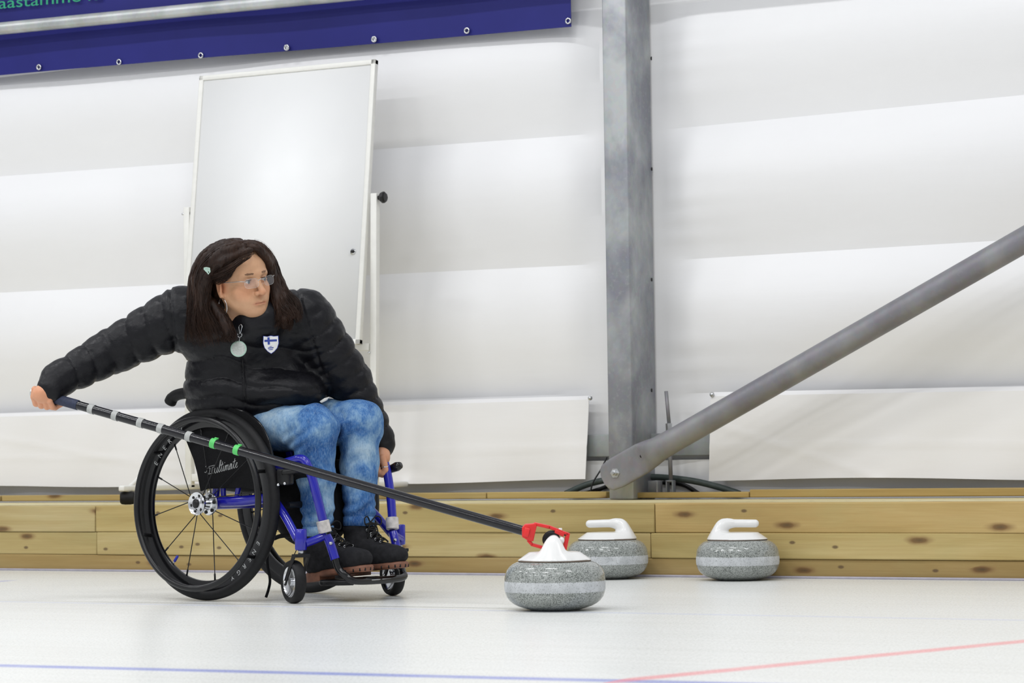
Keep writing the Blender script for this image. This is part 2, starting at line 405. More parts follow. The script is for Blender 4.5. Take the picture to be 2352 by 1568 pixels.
def mat_granite():
    t = NT('granite'); co = t.coord(); tc = t.n('ShaderNodeTexCoord'); sp = t.n('ShaderNodeSeparateXYZ'); t.l(tc.outputs['Object'], sp.inputs[0])
    v = t.n('ShaderNodeTexVoronoi'); v.inputs['Scale'].default_value = 430; t.l(co, v.inputs['Vector'])
    s = t.n('ShaderNodeSeparateXYZ'); t.l(v.outputs['Color'], s.inputs[0])
    cloud = t.noise(co, 26, 4, 0.6); fine = t.noise(co, 420, 2, 0.6)
    pol = t.ramp(s.outputs[0], [(0.0, (0.03, 0.034, 0.032)), (0.20, (0.05, 0.056, 0.052)), (0.28, (0.25, 0.27, 0.255)), (0.6, (0.35, 0.375, 0.355)), (0.9, (0.44, 0.46, 0.44))])
    pol = t.mix(0.35, pol, t.ramp(cloud, [(0.35, (0.25, 0.27, 0.255)), (0.65, (0.42, 0.44, 0.43))]))
    pol = t.mix(t.math('MULTIPLY', t.ramp(fine, [(0.35, (1, 1, 1)), (0.5, (0, 0, 0))]), 0.5), pol, (0.07, 0.08, 0.07))
    bandc = t.mix(t.math('MULTIPLY', t.ramp(s.outputs[0], [(0.0, (1, 1, 1)), (0.2, (0, 0, 0))]), 0.6), t.ramp(cloud, [(0.3, (0.44, 0.46, 0.475)), (0.7, (0.62, 0.64, 0.66))]), (0.16, 0.17, 0.17))
    zj = t.math('ADD', sp.outputs[2], t.math('MULTIPLY', t.math('SUBTRACT', fine, 0.5), 0.010))
    m = t.math('MULTIPLY', t.math('GREATER_THAN', zj, 0.054), t.math('LESS_THAN', zj, 0.084))
    t.set(Base_Color=t.mix(m, pol, bandc), Roughness=t.math('ADD', 0.13, t.math('MULTIPLY', m, 0.5)), Coat_Weight=0.0)
    return t.m
def mat_denim():
    t = NT('washed_denim'); co = t.coord()
    big = t.noise(t.coord((1, 1, 0.8)), 7.5, 4, 0.55, 0.5); fine = t.noise(t.coord((1, 1, 0.35)), 260, 3, 0.7); mid = t.noise(t.coord((1, 1, 0.4)), 48, 4, 0.65)
    c = t.ramp(t.math('ADD', t.math('MULTIPLY', big, 0.8), t.math('MULTIPLY', mid, 0.22)), [(0.40, (0.022, 0.085, 0.26)), (0.48, (0.060, 0.17, 0.40)), (0.56, (0.19, 0.33, 0.51)), (0.66, (0.38, 0.51, 0.62))])
    c = t.mix(t.math('MULTIPLY', t.ramp(fine, [(0.45, (0, 0, 0)), (0.7, (1, 1, 1))]), 0.28), c, (0.36, 0.50, 0.62))
    c = t.mix(t.math('MULTIPLY', t.ramp(fine, [(0.3, (1, 1, 1)), (0.5, (0, 0, 0))]), 0.30), c, (0.02, 0.07, 0.22))
    t.set(Base_Color=c, Roughness=0.85); t.b.inputs['Specular IOR Level'].default_value = 0.2
    t.bump(t.math('ADD', t.math('MULTIPLY', fine, 0.15), t.noise(t.coord((1, 1, 1.6)), 22, 4, 0.5, 0.6)), 0.45, 0.006)
    return t.m
def mat_skin():
    t = NT('skin'); co = t.coord()
    a = t.noise(co, 22, 4, 0.6); pores = t.noise(co, 700, 2, 0.6)
    c = t.ramp(a, [(0.3, (0.52, 0.285, 0.160)), (0.7, (0.61, 0.355, 0.212))])
    at_ = t.n('ShaderNodeAttribute'); at_.attribute_name = 'tint'; c = t.mix(1.0, c, at_.outputs['Color'], 'MULTIPLY')
    t.set(Base_Color=c, Roughness=0.46, Subsurface_Weight=0.12, Subsurface_Radius=(0.01, 0.004, 0.002), Subsurface_Scale=0.5)
    t.b.inputs['Specular IOR Level'].default_value = 0.4
    t.bump(t.math('ADD', t.math('MULTIPLY', pores, 0.4), t.math('MULTIPLY', a, 0.6)), 0.12, 0.002)
    return t.m
def mat_jacket():
    t = NT('black_quilted_nylon'); co = t.coord()
    w = t.noise(t.coord((1, 1, 1.4)), 30, 4, 0.6, 0.8); f = t.noise(co, 120, 3, 0.6, 0.5)
    t.set(Base_Color=t.ramp(w, [(0.3, (0.0042, 0.0042, 0.0060)), (0.7, (0.0075, 0.0075, 0.010))]), Roughness=t.ramp(f, [(0.3, (0.34,) * 3), (0.7, (0.50,) * 3)]))
    t.b.inputs['Specular IOR Level'].default_value = 0.24
    t.bump(t.math('ADD', w, t.math('MULTIPLY', f, 0.2)), 0.3, 0.006)
    return t.m
def mat_hair():
    t = NT('dark_brown_hair'); f = t.noise(t.coord((60, 60, 8)), 5, 4, 0.6); g = t.noise(t.coord(), 9, 2)
    c = t.ramp(f, [(0.3, (0.009, 0.0042, 0.003)), (0.7, (0.030, 0.0140, 0.0085))])
    t.set(Base_Color=t.mix(t.math('MULTIPLY', t.ramp(g, [(0.45, (0, 0, 0)), (0.7, (1, 1, 1))]), 0.5), c, (0.055, 0.024, 0.012)), Roughness=0.45)
    t.b.inputs['Specular IOR Level'].default_value = 0.22
    return t.m
def mat_glass(name, tint=(0.9, 0.92, 0.93), alpha=0.22):
    t = NT(name); co = t.coord(); f = t.noise(co, 5, 2)
    t.set(Base_Color=t.ramp(f, [(0.3, tint), (0.7, tint)]), Roughness=0.04, Alpha=alpha); t.b.inputs['Specular IOR Level'].default_value = 0.6
    return t.m
ICE = mat_ice(); TARP = mat_tarp('white_tarpaulin'); SKIRT = mat_tarp('white_skirt_tarpaulin', (0.86, 0.855, 0.86), 0.45)
GALV = mat_galv('galvanised_steel'); GALV_PIPE = mat_galv('galvanised_pipe', (0.42, 0.44, 0.44), (0.58, 0.60, 0.60), 0.42)
STEEL_GREY = mat_galv('grey_weathered_steel', (0.205, 0.20, 0.222), (0.275, 0.275, 0.285), 0.5, 0.25)
NAVY = simple('navy_banner_vinyl', (0.017, 0.019, 0.17), 0.45, var=0.08, scale=3, bump=0.03, spec=.28)
GREEN_INK = simple('green_print', (0.02, 0.33, 0.17), 0.5)
CHROME = simple('polished_metal', (0.72, 0.73, 0.75), 0.18, 1.0, 0.05)
STEEL = simple('brushed_metal', (0.55, 0.56, 0.57), 0.35, 1.0, 0.1)
WHITE_PLASTIC = simple('white_plastic', (0.80, 0.80, 0.79), 0.22, var=0.02, scale=8, coat=0.2)
WHITE_PAINT = simple('cream_white_paint', (0.78, 0.775, 0.735), 0.35, var=0.03)
BOARD = simple('whiteboard_surface', (0.86, 0.865, 0.865), 0.36, var=0.012, scale=3, spec=.16)
RED = simple('red_plastic', (0.72, 0.022, 0.022), 0.36, var=0.06)
BLACK = simple('black_plastic', (0.008, 0.008, 0.009), 0.38, var=0.2, spec=.35)
BLACK_GLOSS = simple('black_gloss', (0.006, 0.006, 0.007), 0.16, var=0.2, coat=0.12, spec=.4)
CARBON = simple('black_pole', (0.007, 0.007, 0.010), 0.18, var=0.25, coat=0.2, spec=.4)
RUBBER = simple('rubber', (0.008, 0.008, 0.009), 0.6, var=0.25, scale=80, bump=0.1, spec=.3)
FABRIC_BLACK = simple('black_fabric', (0.006, 0.006, 0.007), 0.8, var=0.25, scale=200, spec=0.15, bump=0.2)
BLUE = simple('blue_frame_paint', (0.012, 0.012, 0.33), 0.2, var=0.06, coat=0.35)
BLUE_PLASTIC = simple('blue_plastic', (0.02, 0.03, 0.40), 0.4)
NAVY_TAPE = simple('navy_grip_tape', (0.018, 0.026, 0.060), 0.6, var=0.3, scale=120, bump=0.3)
GREY_TAPE = simple('grey_tape', (0.40, 0.41, 0.40), 0.55, var=0.12, scale=90)
GREEN_TAPE = simple('green_tape', (0.10, 0.56, 0.14), 0.5, var=0.1)
REFLECT = simple('worn_reflective_band', (0.55, 0.52, 0.50), 0.4, var=0.25, scale=60)
SILVER_INK = simple('silver_print', (0.42, 0.43, 0.43), 0.45)
SUEDE = simple('black_nubuck', (0.016, 0.016, 0.018), 0.85, var=0.35, scale=60, spec=0.2, bump=0.3)
SOLE = simple('brown_rubber_sole', (0.20, 0.085, 0.050), 0.6, var=0.2, scale=50, bump=0.1)
LACE = simple('black_lace', (0.014, 0.014, 0.014), 0.8, spec=0.2)
SKIN = mat_skin(); DENIM = mat_denim(); JACKET = mat_jacket(); HAIR = mat_hair(); GRANITE = mat_granite()
HOSE = simple('dark_green_hose', (0.045, 0.062, 0.058), 0.5, var=0.2)
# ------------------------------------------------------------------ setting: ice, tarpaulin wall
def grid_mesh(fn, us, vs):
    V = [fn(u, v) for v in vs for u in us]; n = len(us)
    F = [(j * n + i, j * n + i + 1, (j + 1) * n + i + 1, (j + 1) * n + i) for j in range(len(vs) - 1) for i in range(n - 1)]
    return V, F
V, F = grid_mesh(lambda x, y: (x, y, 0.0), np.linspace(-16, 8, 13), np.linspace(-16, 1.6, 10))
fl = mesh_obj('floor', V, F, ICE, smooth=False); tag(fl, 'white pebbled curling ice with blue and red lines', 'floor', kind='structure')
WY = 1.05                                   # depth of the tarpaulin's creases
XL, XR = on(0, 600, 1, WY)[0], on(2352, 600, 1, WY)[0]
XC = on(1445, 600, 1, WY)[0]; XA, XB = on(1392, 600, 1, WY)[0], on(1512, 600, 1, WY)[0] + .02
def crease(px_l, y_l, px_r, y_r):
    a, b = on(px_l, y_l, 1, WY), on(px_r, y_r, 1, WY); return lambda x: a[2] + (b[2] - a[2]) * (x - a[0]) / (b[0] - a[0])
CL = [crease(0, 948, 1385, 903), crease(0, 672, 1385, 606), crease(0, 405, 1385, 306), crease(0, 178, 1385, 20)]
CRR = [crease(1505, 905, 2352, 885), crease(1505, 600, 2300, 552), crease(1505, 300, 2352, 218), crease(1505, 18, 2352, -90)]
def tarp_pt(x, z_lo_hi):
    pass
def tarp_surface(C, x0, x1, nx):
    us = np.linspace(x0, x1, nx); rows = []
    for seg in range(-1, 6):
        for t in np.linspace(0, 1, 26)[:-1]: rows.append((seg, t))
    V = []
    for seg, t in rows:
        for x in us:
            def cz(k):
                if k < 0: return C[0](x) - 0.53
                if k < len(C): return C[k](x)
                return C[-1](x) + 0.53 * (k - len(C) + 1)
            lo, hi = (cz(seg), cz(seg + 1)) if seg >= 0 else (0.0, cz(0))
            z = hi + (lo - hi) * (1 - t)
            s = 1 - t                                             # 0 just under the upper crease, 1 at the lower crease
            edge = min(max(XA - x, x - XB, 0) / 0.30, 1.0); edge = math.sin(edge * math.pi / 2)                     # pulled flat where it is laced to the column
            A = (0.058 + 0.010 * math.sin(1.7 * x + 2.1 * seg)) * math.sin(edge * math.pi / 2)
            if seg < 0: A *= 0.25
            prof = math.sin(math.pi * s ** 0.95) + 0.10 * math.sin(2 * math.pi * s)
            b = A * prof
            # belly shadow step low in the second lobe from the top (loose fold)
            wr = (0.004 * math.sin(55 * z + 3 * math.sin(9 * z)) * math.exp(-(x - XB) / 0.16) * min((x - XB) / .05, 1)) if x > XB else 0.0
            V.append((x, WY - max(b, 0) - wr, z))
    n = nx; F = []
    for j in range(len(rows) - 1):
        F += [(j * n + i, j * n + i + 1, (j + 1) * n + i + 1, (j + 1) * n + i) for i in range(n - 1)]
    return V, F
Vl, Fl = tarp_surface(CL, -13.0, XC, 150); Vr, Fr = tarp_surface(CRR, XC, 4.5, 150)
mb = MB(); mb.add(Vl, Fl); mb.add(Vr, Fr)
wl = mb.build('wall_back', TARP, angle=16); tag(wl, 'white tarpaulin hall wall billowing between horizontal creases', 'wall', kind='structure')

# hanging skirt flaps
SY = 0.965
def skirt(name, pts_top, pts_bot, label, curl_left=False, curl_right=False, seed=0):
    n = 70; m = 22
    xt = [on(p[0], p[1], 1, SY) for p in pts_top]; xb = [on(p[0], p[1], 1, SY) for p in pts_bot]
    V = []
    for j in range(m):
        v = j / (m - 1)
        for i in range(n):
            u = i / (n - 1)
            a = xt[0] * (1 - u) + xt[-1] * u; b = xb[0] * (1 - u) + xb[-1] * u; p = a * (1 - v) + b * v
            y = 0.012 * v * math.sin(5.1 * p[0] + seed) - 0.03 * v + 0.004 * math.sin(14 * p[0] + 3 * v + seed)
            d = abs((u * 2.2 - v * 1.3) - 0.12 + 0.3 * seed % 1); y -= 0.0035 * math.exp(-(d / 0.03) ** 2)
            y -= 0.002 * math.exp(-((v - 0.62) / 0.03) ** 2)
            if v < 0.02: y += 0.03
            p = p + np.array([0, y, 0.006 * math.sin(4 * p[0] + seed) * v]); V.append(p)
    F = [(j * n + i, (j + 1) * n + i, (j + 1) * n + i + 1, j * n + i + 1) for j in range(m - 1) for i in range(n - 1)]
    o = mesh_obj(name, V, F, SKIRT, loc=(xb[0] + xb[-1]) / 2)
    s = o.modifiers.new('thickness', 'SOLIDIFY'); s.thickness = 0.003; o.modifiers.new('crisp_edges', 'EDGE_SPLIT').split_angle = math.radians(50)
    return tag(o, label, 'tarpaulin', 'white skirt flaps along the foot of the tarpaulin wall')
skirt('tarpaulin_flap', [(-300, 958), (1352, 908)], [(-300, 1121), (1352, 1103)], 'long white tarpaulin flap hanging left of the column, behind the whiteboard', seed=0.4)
skirt('tarpaulin_flap', [(1634, 900), (2700, 880)], [(1632, 1101), (2700, 1098)], 'white tarpaulin flap with a diagonal fold hanging right of the column', seed=1.9)
# low white sheet between the flaps and the timber
V, F = grid_mesh(lambda x, z: (x, 1.015 + 0.006 * math.sin(4 * x) - 0.02 * z + 0.006 * math.sin(11 * x + 8 * z), z), np.linspace(-12, 4, 120), np.linspace(0.24, 0.42, 8))
o = mesh_obj('ground_sheet', V, F, mat_tarp('grey_white_sheet', (0.86, 0.865, 0.88), 0.5), loc=(-4, 1.0, 0.24)); tag(o, 'pale grey sheet strip between wall flaps and timber', 'sheet')
o.modifiers.new('thickness', 'SOLIDIFY').thickness = 0.003; o.modifiers.new('crisp_edges', 'EDGE_SPLIT').split_angle = math.radians(50)

# flap studs
def stud(px, py, label):
    p = on(px, py, 1, SY - 0.01); r = 0.009
    m = MB(); m.lathe([(0, 0.006), (r * 0.7, 0.005), (r, 0.001), (r, -0.006), (r * 0.4, -0.012), (0, -0.012)], p, (0, -1, 0), 20)
    tag(m.build('flap_stud', STEEL, loc=p), label, 'stud', 'round studs holding the tarpaulin flaps')
stud(1355, 914, 'round metal stud at the top corner of the left flap'); stud(1635, 906, 'round metal stud at the top corner of the right flap')

# ------------------------------------------------------------------ timber kerb
TY = 0.03
zs = [0.0, on(1176, 1280, 1, TY)[2], on(1176, 1223, 1, TY)[2], on(1176, 1157, 1, TY)[2]]
ZT = zs[3]
def board(name, x0, x1, y0, y1, z0, z1, seed, label, group, tone=(1, 1, 1), bev=0.004, sag=0.0):
    c = np.array([(x0 + x1) / 2, (y0 + y1) / 2, z0])
    n = max(2, int((x1 - x0) / 0.5)); V = []; F = []
    xs = np.linspace(x0, x1, n + 1)
    for i, x in enumerate(xs):
        w = 0.0025 * math.sin(2.3 * x + seed) ; h = 0.002 * math.sin(1.7 * x + 2 * seed)
        V += [(x, y0 + w, z0 + 0.0006), (x, y1, z0 + 0.0006), (x, y1, z1), (x, y0 + w, z1 + h * 0.5)]
    for i in range(n):
        a = 4 * i; b = a + 4
        F += [(a, b, b + 3, a + 3), (a + 3, b + 3, b + 2, a + 2), (a + 2, b + 2, b + 1, a + 1), (a + 1, b + 1, b, a)]
    F += [(0, 3, 2, 1), (4 * n, 4 * n + 1, 4 * n + 2, 4 * n + 3)]
    o = mesh_obj(name, V, F, mat_wood(seed, tone), loc=c, angle=40, bevel=bev)
    return tag(o, label, 'timber', group)
j1, j2 = on(219, 1190, 1, TY)[0], on(1504, 1190, 1, TY)[0]; k2 = on(1495, 1250, 1, TY)[0]
G = 'pine beams of the rink kerb'
board('timber_beam', -11, j1 - .002, TY, .16, zs[2], zs[3], 1, 'top kerb beam at the far left, ending behind the wheelchair', G, (1, 1, 1))
board('timber_beam', j1, j2 - .002, TY, .16, zs[2], zs[3], 2, 'long top kerb beam behind the wheelchair and the middle stones', G, (1.02, 1.0, .9))
board('timber_beam', j2, 3.5, TY, .16, zs[2], zs[3], 3, 'top kerb beam on the right with dark slanting knots', G, (1.08, .98, .85))
board('timber_beam', -11, j1 + .004, TY, .16, zs[1], zs[2], 4, 'middle kerb beam at the far left with rows of knots', G, (1, 1, .95))
board('timber_beam', j1 + .006, k2 - .002, TY, .16, zs[1], zs[2], 5, 'long middle kerb beam behind the wheelchair', G, (1.03, 1.03, 1.0))
board('timber_beam', k2, 3.5, TY, .16, zs[1], zs[2], 6, 'middle kerb beam on the right with two big oval knots', G, (1.05, 1.02, .9))
board('timber_beam', -11, 3.5, TY + .004, .16, zs[0] - .02, zs[1], 7, 'lowest and darkest kerb beam lying on the ice edge', G, (.80, .72, .62))
G2 = 'pine planks on top of the kerb'
board('timber_plank', -11, 3.5, .163, .893, ZT - .045, ZT - .002, 8, 'wide flat planking of the kerb top, light from above painted into its pale tone', None, (1.45, 1.62, 2.0))  # light falling on the top face is painted in as a paler tone
PY = .84
zp = on(1176, 1130, 1, PY)[2]
a1, a2, a3 = on(1118, 1130, 1, PY)[0], on(1392, 1130, 1, PY)[0], on(1455, 1130, 1, PY)[0]; a4 = on(1722, 1130, 1, PY)[0]
a0 = on(4, 1140, 1, PY)[0]
board('timber_plank', -11, a0 - .01, PY, .893, ZT + .004, zp, 9, 'raised back plank cut off by the left edge of the picture', G2, (.95, .9, .85))
board('timber_plank', a0, a1 - .003, PY, .893, ZT + .004, zp, 10, 'raised back plank under the whiteboard stand', G2, (.95, .9, .8))
board('timber_plank', a1, a2, PY, .893, ZT + .004, zp, 11, 'short raised back plank ending at the left of the column', G2, (1, .95, .8))
board('timber_plank', a3, a4 - .003, PY, .893, ZT + .004, zp - .004, 12, 'short raised back plank just right of the column', G2, (1, .9, .7))
board('timber_plank', a4, 3.5, PY, .893, ZT + .004, zp + .004, 13, 'long raised back plank at the far right', G2, (1.02, .92, .75))
sm_ = MB().box((-3.75, TY - .008, .004), (14.5, .02, .008)); o = sm_.build('trim_1', simple('ice_edge_strip', (.40, .38, .44), .6), loc=(-3.75, TY, 0)); tag(o, 'thin grey strip where the kerb meets the ice', 'trim', kind='structure')
# solid core of the kerb that carries the planking
cm = MB().box((-3.75, .5, (ZT - .05) / 2), (14.5, .66, ZT - .052)); o = cm.build('kerb_filling', mat_wood(14, (.7, .65, .6)), loc=(-3.75, .5, 0)); tag(o, 'timber filling under the kerb planking', 'timber')

# ------------------------------------------------------------------ steel column, brace, rail, anchor, hoses
CY = .80
xl, xm = on(1390, 560, 1, CY)[0], on(1445.5, 560, 1, CY)[0]
def yfor(px, x):       # depth on plane x at pixel column px
    r = ray(px, 560); t = (x - CAM_POS[0]) / r[0]; return (CAM_POS + r * t)[1]
yb = min(yfor(1504, xm), WY - .012)
lean = (on(1385, 0, 1, CY)[0] - on(1395, 1140, 1, CY)[0]) * 0.0
mcol = MB(); zt_ = 3.4
for (z0, z1) in ((ZT, zt_),):
    mcol.box(((xl + xm) / 2, (CY + yb) / 2, (z0 + z1) / 2), (xm - xl, yb - CY, z1 - z0))
root = thing('steel_column', ((xl + xm) / 2, (CY + yb) / 2, ZT), 'tall galvanised steel column standing on the timber kerb', 'column')
mcol.build('column_shaft', GALV, root, bevel=.006)
for py in (134, 388, 642, 896):
    p = on(1497, py, 0, xm + .0005)
    MB().lathe([(0, .001), (.0075, .001), (.0075, -.002), (0, -.002)], p, (1, 0, 0), 16).build('bolt_hole', BLACK, root)
root['label'] = 'tall galvanised steel column standing on the timber kerb'
# diagonal brace
BY = .73
P0, P1 = on(1416, 1086, 1, BY), on(2380, 535, 1, BY)
dirb = nrm(P1 - P0); perp = np.array([-dirb[2], 0, dirb[0]])
Lb = np.linalg.norm(P1 - P0) + 1.2; rb = .0475
V = []; F = []; ns = 28
prof = [(-.062, .022, .012), (-.055, .043, .012), (-.04, .056, .012), (0, .0625, .012), (.10, .0625, .012), (.128, .062, .014), (.15, .060, .030), (.175, .056, .040), (.21, .0495, rb), (.30, rb, rb), (Lb, rb, rb)]
for s, hw, hd in prof:
    for k in range(ns):
        a = 2 * math.pi * k / ns; e = .35 if hd < .02 else 1.0
        ca, sa = math.cos(a), math.sin(a)
        V.append(P0 + dirb * s + perp * hw * math.copysign(abs(ca) ** e, ca) + np.array([0, 1, 0]) * hd * math.copysign(abs(sa) ** e, sa))
for j in range(len(prof) - 1): F += [(j * ns + k, j * ns + (k + 1) % ns, (j + 1) * ns + (k + 1) % ns, (j + 1) * ns + k) for k in range(ns)]
F += [tuple(range(ns))[::-1], tuple((len(prof) - 1) * ns + k for k in range(ns))]
root = thing('diagonal_brace', P0, 'thick grey steel tube brace slanting up from the column foot', 'brace')
mesh_obj('brace_tube', V, F, STEEL_GREY, root, angle=55)
b0 = P0 + np.array([0, -.012, 0])
MB().lathe([(.020, .0), (.020, .003), (.012, .003), (.012, .016), (.008, .017), (.008, .030), (0, .031)], b0, (0, -1, 0), 6).build('bolt', STEEL, root, angle=30)
MB().lathe([(0, .0007), (.0065, .0007), (.0065, -.002), (0, -.002)], on(1473, 1047, 1, BY - .016), (0, -1, 0), 16).build('drain_hole', BLACK, root)
# spacer between brace and column so that it really is bolted on
MB().lathe([(.018, -.004), (.018, CY - BY + .004)], b0 + np.array([0, .02, 0]), (0, 1, 0), 20).build('spacer', STEEL, root)
# horizontal rail behind the column
ra, rb_ = on(1352, 998, 1, .985), on(1352, 1049, 1, .985)
m = MB().box((-3.8, 1.0, (ra[2] + rb_[2]) / 2), (3.4, .03, ra[2] - rb_[2])); o = m.build('steel_rail', mat_galv('galvanised_rail', (.26, .28, .285), (.34, .36, .36), .6, .2), loc=(-3.8, 1.0, rb_[2]), bevel=.003); tag(o, 'horizontal galvanised rail behind the column and flaps', 'rail')
# threaded anchor rod right of the column
AY = .918
root = thing('anchor_rod', on(1540, 1128, 1, AY), 'upright threaded anchor rod with turnbuckle right of the column', 'anchor')
MB().tube([on(1530, 898, 1, AY), on(1537, 975, 1, AY)], .0075, 12).build('upper_rod', STEEL_GREY, root)
MB().tube([on(1536, 972, 1, AY), on(1537, 992, 1, AY)], .013, 6, caps=True).build('nut', STEEL, root, angle=30)
MB().tube([on(1537, 990, 1, AY), on(1541, 1108, 1, AY)], .0085, 12).build('lower_rod', STEEL_GREY, root)
m = MB(); q = on(1540, 1118, 1, AY)
m.box(q + [-.012, 0, -.002], (.005, .03, .055)); m.box(q + [.014, 0, -.002], (.005, .03, .055)); m.box(q + [0, 0, .024], (.03, .03, .006)); m.box(q + [0, 0, -.03], (.05, .04, .006))
m.build('clevis', GALV, root, bevel=.001)
q = on(1501, 1121, 1, .9)
m = MB(); m.box(q + [0, .012, 0], (.055, .006, .06)); m.box(q + [.03, -.01, 0], (.006, .05, .06)); m.box(q + [0, -.01, -.028], (.055, .05, .006)); o = m.build('angle_bracket', GALV, loc=q - [0, 0, .03], bevel=.001); tag(o, 'small galvanised angle bracket at the column foot', 'bracket')
# hoses
def hose(pts, r, label, mat=HOSE, Y=.95):
    P = smooth_path([on(px, py, 1, Y + dy) for px, py, dy in pts], 8); o = MB().tube(P, r, 12).build('hose', mat, loc=P[0]); return tag(o, label, 'hose', 'hoses lying behind the kerb')
hose([(1300, 1133, .02), (1350, 1112, 0), (1400, 1101, -.0), (1460, 1096, .03), (1520, 1096, .03), (1590, 1104, .0), (1650, 1118, 0), (1700, 1134, .02)], .013, 'thick dark hose arching over the kerb behind the column')
hose([(1340, 1134, .03), (1375, 1124, .01), (1420, 1110, .04), (1500, 1108, .05), (1565, 1112, .02), (1606, 1134, .03)], .009, 'thinner dark hose under the thick one behind the column', BLACK, .98)
P = smooth_path([on(1394, 1050, 1, .97), on(1380, 1078, 1, .94), on(1362, 1108, 1, .92), on(1356, 1132, 1, .915)], 6); o = MB().tube(P, .0032, 8).build('cable', BLACK, loc=P[-1]); tag(o, 'thin black cable hanging from the rail left of the column', 'cable')

# ------------------------------------------------------------------ banner and pipe
NY = .955
root = thing('banner', on(650, 110, 1, NY), 'navy blue vinyl banner with eyelets across the top left', 'banner')
A0, A1 = on(-260, 194, 1, NY), on(1314, 62, 1, NY); n, m_ = 90, 14; V = []
for j in range(m_):
    v = j / (m_ - 1)
    for i in range(n):
        u = i / (n - 1); p = A0 * (1 - u) + A1 * u
        y = .006 * math.sin(3.1 * p[0]) * (1 - v) + .002 * math.sin(7.3 * p[0] + 2 * v) * (1 - v) - .006 * math.sin(math.pi * v)
        V.append(p + np.array([0, y, v * .55]))
F = [(j * n + i, j * n + i + 1, (j + 1) * n + i + 1, (j + 1) * n + i) for j in range(m_ - 1) for i in range(n - 1)]
o = mesh_obj('banner_sheet', V, F, NAVY, root); o.modifiers.new('thickness', 'SOLIDIFY').thickness = .002; o.modifiers.new('crisp_edges', 'EDGE_SPLIT').split_angle = math.radians(50)
for px, py in ((89, 154), (273, 142), (461, 127), (658, 109), (859, 90), (1072, 70), (1305, 48)):
    p = on(px, py, 1, NY - .012); q = [p + .0105 * np.array([math.cos(a), 0, math.sin(a)]) for a in np.linspace(0, 2 * math.pi, 24)[:-1]]
    mbt = MB(); mbt.tube(q, .0035, 8, closed=True); mbt.lathe([(.0105, .006), (.0105, .012), (0, .012)], p, (0, 1, 0), 16)
    mbt.build('eyelet', CHROME, root)
msg = 'säästämme lu'
tx0, tx1 = on(-22, 22, 1, NY - .022), on(232, -1, 1, NY - .022); d = (tx1 - tx0) / np.linalg.norm(tx1 - tx0)
full = text_mesh(msg, .075, .0008)[0][:, 0].max(); sx = np.linalg.norm(tx1 - tx0) / full
for i_, ch_ in enumerate(msg):
    if ch_ == ' ': continue
    TV, TF = text_mesh(ch_, .075, .0008); right = text_mesh(msg[:i_ + 1], .075, .0008)[0][:, 0].max(); TV[:, 0] += right - TV[:, 0].max()
    W = tx0 + TV[:, 0:1] * sx * d + TV[:, 1:2] * np.array([0, 0, 1.0]) + TV[:, 2:3] * np.array([0, -1.0, 0])
    mesh_obj('lettering', W, TF, GREEN_INK, root, smooth=False)['label'] = 'green letter'
pp0, pp1 = on(-300, 95, 1, .87), on(900, -22, 1, .87); r_ = .0285
o = MB().tube([pp0 + (pp0 - pp1) * .5, pp0, pp1, pp1 + (pp1 - pp0) * .9], r_, 28).build('steel_pipe', GALV_PIPE, loc=(pp0 + pp1) / 2, angle=60); tag(o, 'horizontal galvanised pipe running in front of the navy banner', 'pipe')

# ------------------------------------------------------------------ whiteboard on its stand
WBY = .66
root = thing('whiteboard', (on(640, 1120, 1, WBY)[0], WBY, ZT), 'white rolling whiteboard on a tube stand behind the seated woman', 'whiteboard')
piv_r, piv_l = on(851, 455, 1, WBY), on(441, 490, 1, WBY); zc = (piv_r[2] + piv_l[2]) / 2
x0, x1 = piv_l[0], piv_r[0]; tilt = math.radians(7.5)
up_ = np.array([0, math.sin(tilt), math.cos(tilt)]); nr = np.array([0, -math.cos(tilt), math.sin(tilt)])
# heights along the board from the photo's corners
def along(px, py):     # distance up the board plane through the pivot
    r = ray(px, py); piv = np.array([x1, WBY, zc]); t = ((piv - CAM_POS) @ nr) / (r @ nr); return (CAM_POS + r * t)
pTR, pTL, pBR = along(867, 137), along(461, 181), along(828, 791)
bx0, bx1 = pTL[0], (pTR[0] + pBR[0]) / 2; hT = (pTR - np.array([0, WBY, zc])) @ up_; hB = (pBR - np.array([0, WBY, zc])) @ up_
C0 = np.array([0, WBY, zc])
def bp(x, h, d=0): return C0 + np.array([x, 0, 0]) + up_ * h + nr * d
ax = [np.array([1, 0, 0]), up_, nr]
MB().box(bp((bx0 + bx1) / 2, (hT + hB) / 2), (bx1 - bx0 - .02, hT - hB - .02, .016), ax).build('board_panel', BOARD, root)
fm = MB(); fw = .022
fm.box(bp((bx0 + bx1) / 2, hT - fw / 2), (bx1 - bx0, fw, .026), ax); fm.box(bp((bx0 + bx1) / 2, hB + fw / 2), (bx1 - bx0, fw, .026), ax)
fm.box(bp(bx0 + fw / 2, (hT + hB) / 2), (fw, hT - hB, .026), ax); fm.box(bp(bx1 - fw / 2, (hT + hB) / 2), (fw, hT - hB, .026), ax)
fr = fm.build('board_frame', WHITE_PAINT, root, bevel=.003)
p = along(814, 579); MB().ball(p + nr * .014, (.010, .010, .007), None).build('magnet', BLACK_GLOSS, root)
MB().lathe([(0, .006), (.012, .006), (.012, 0), (0, 0)], p + nr * .008, nr, 20).build('magnet_ring', CHROME, root)
MB().box(along(800, 783) + nr * .015, (.018, .007, .004), ax).build('latch', GREY_TAPE, root, bevel=.001)
pw = .030
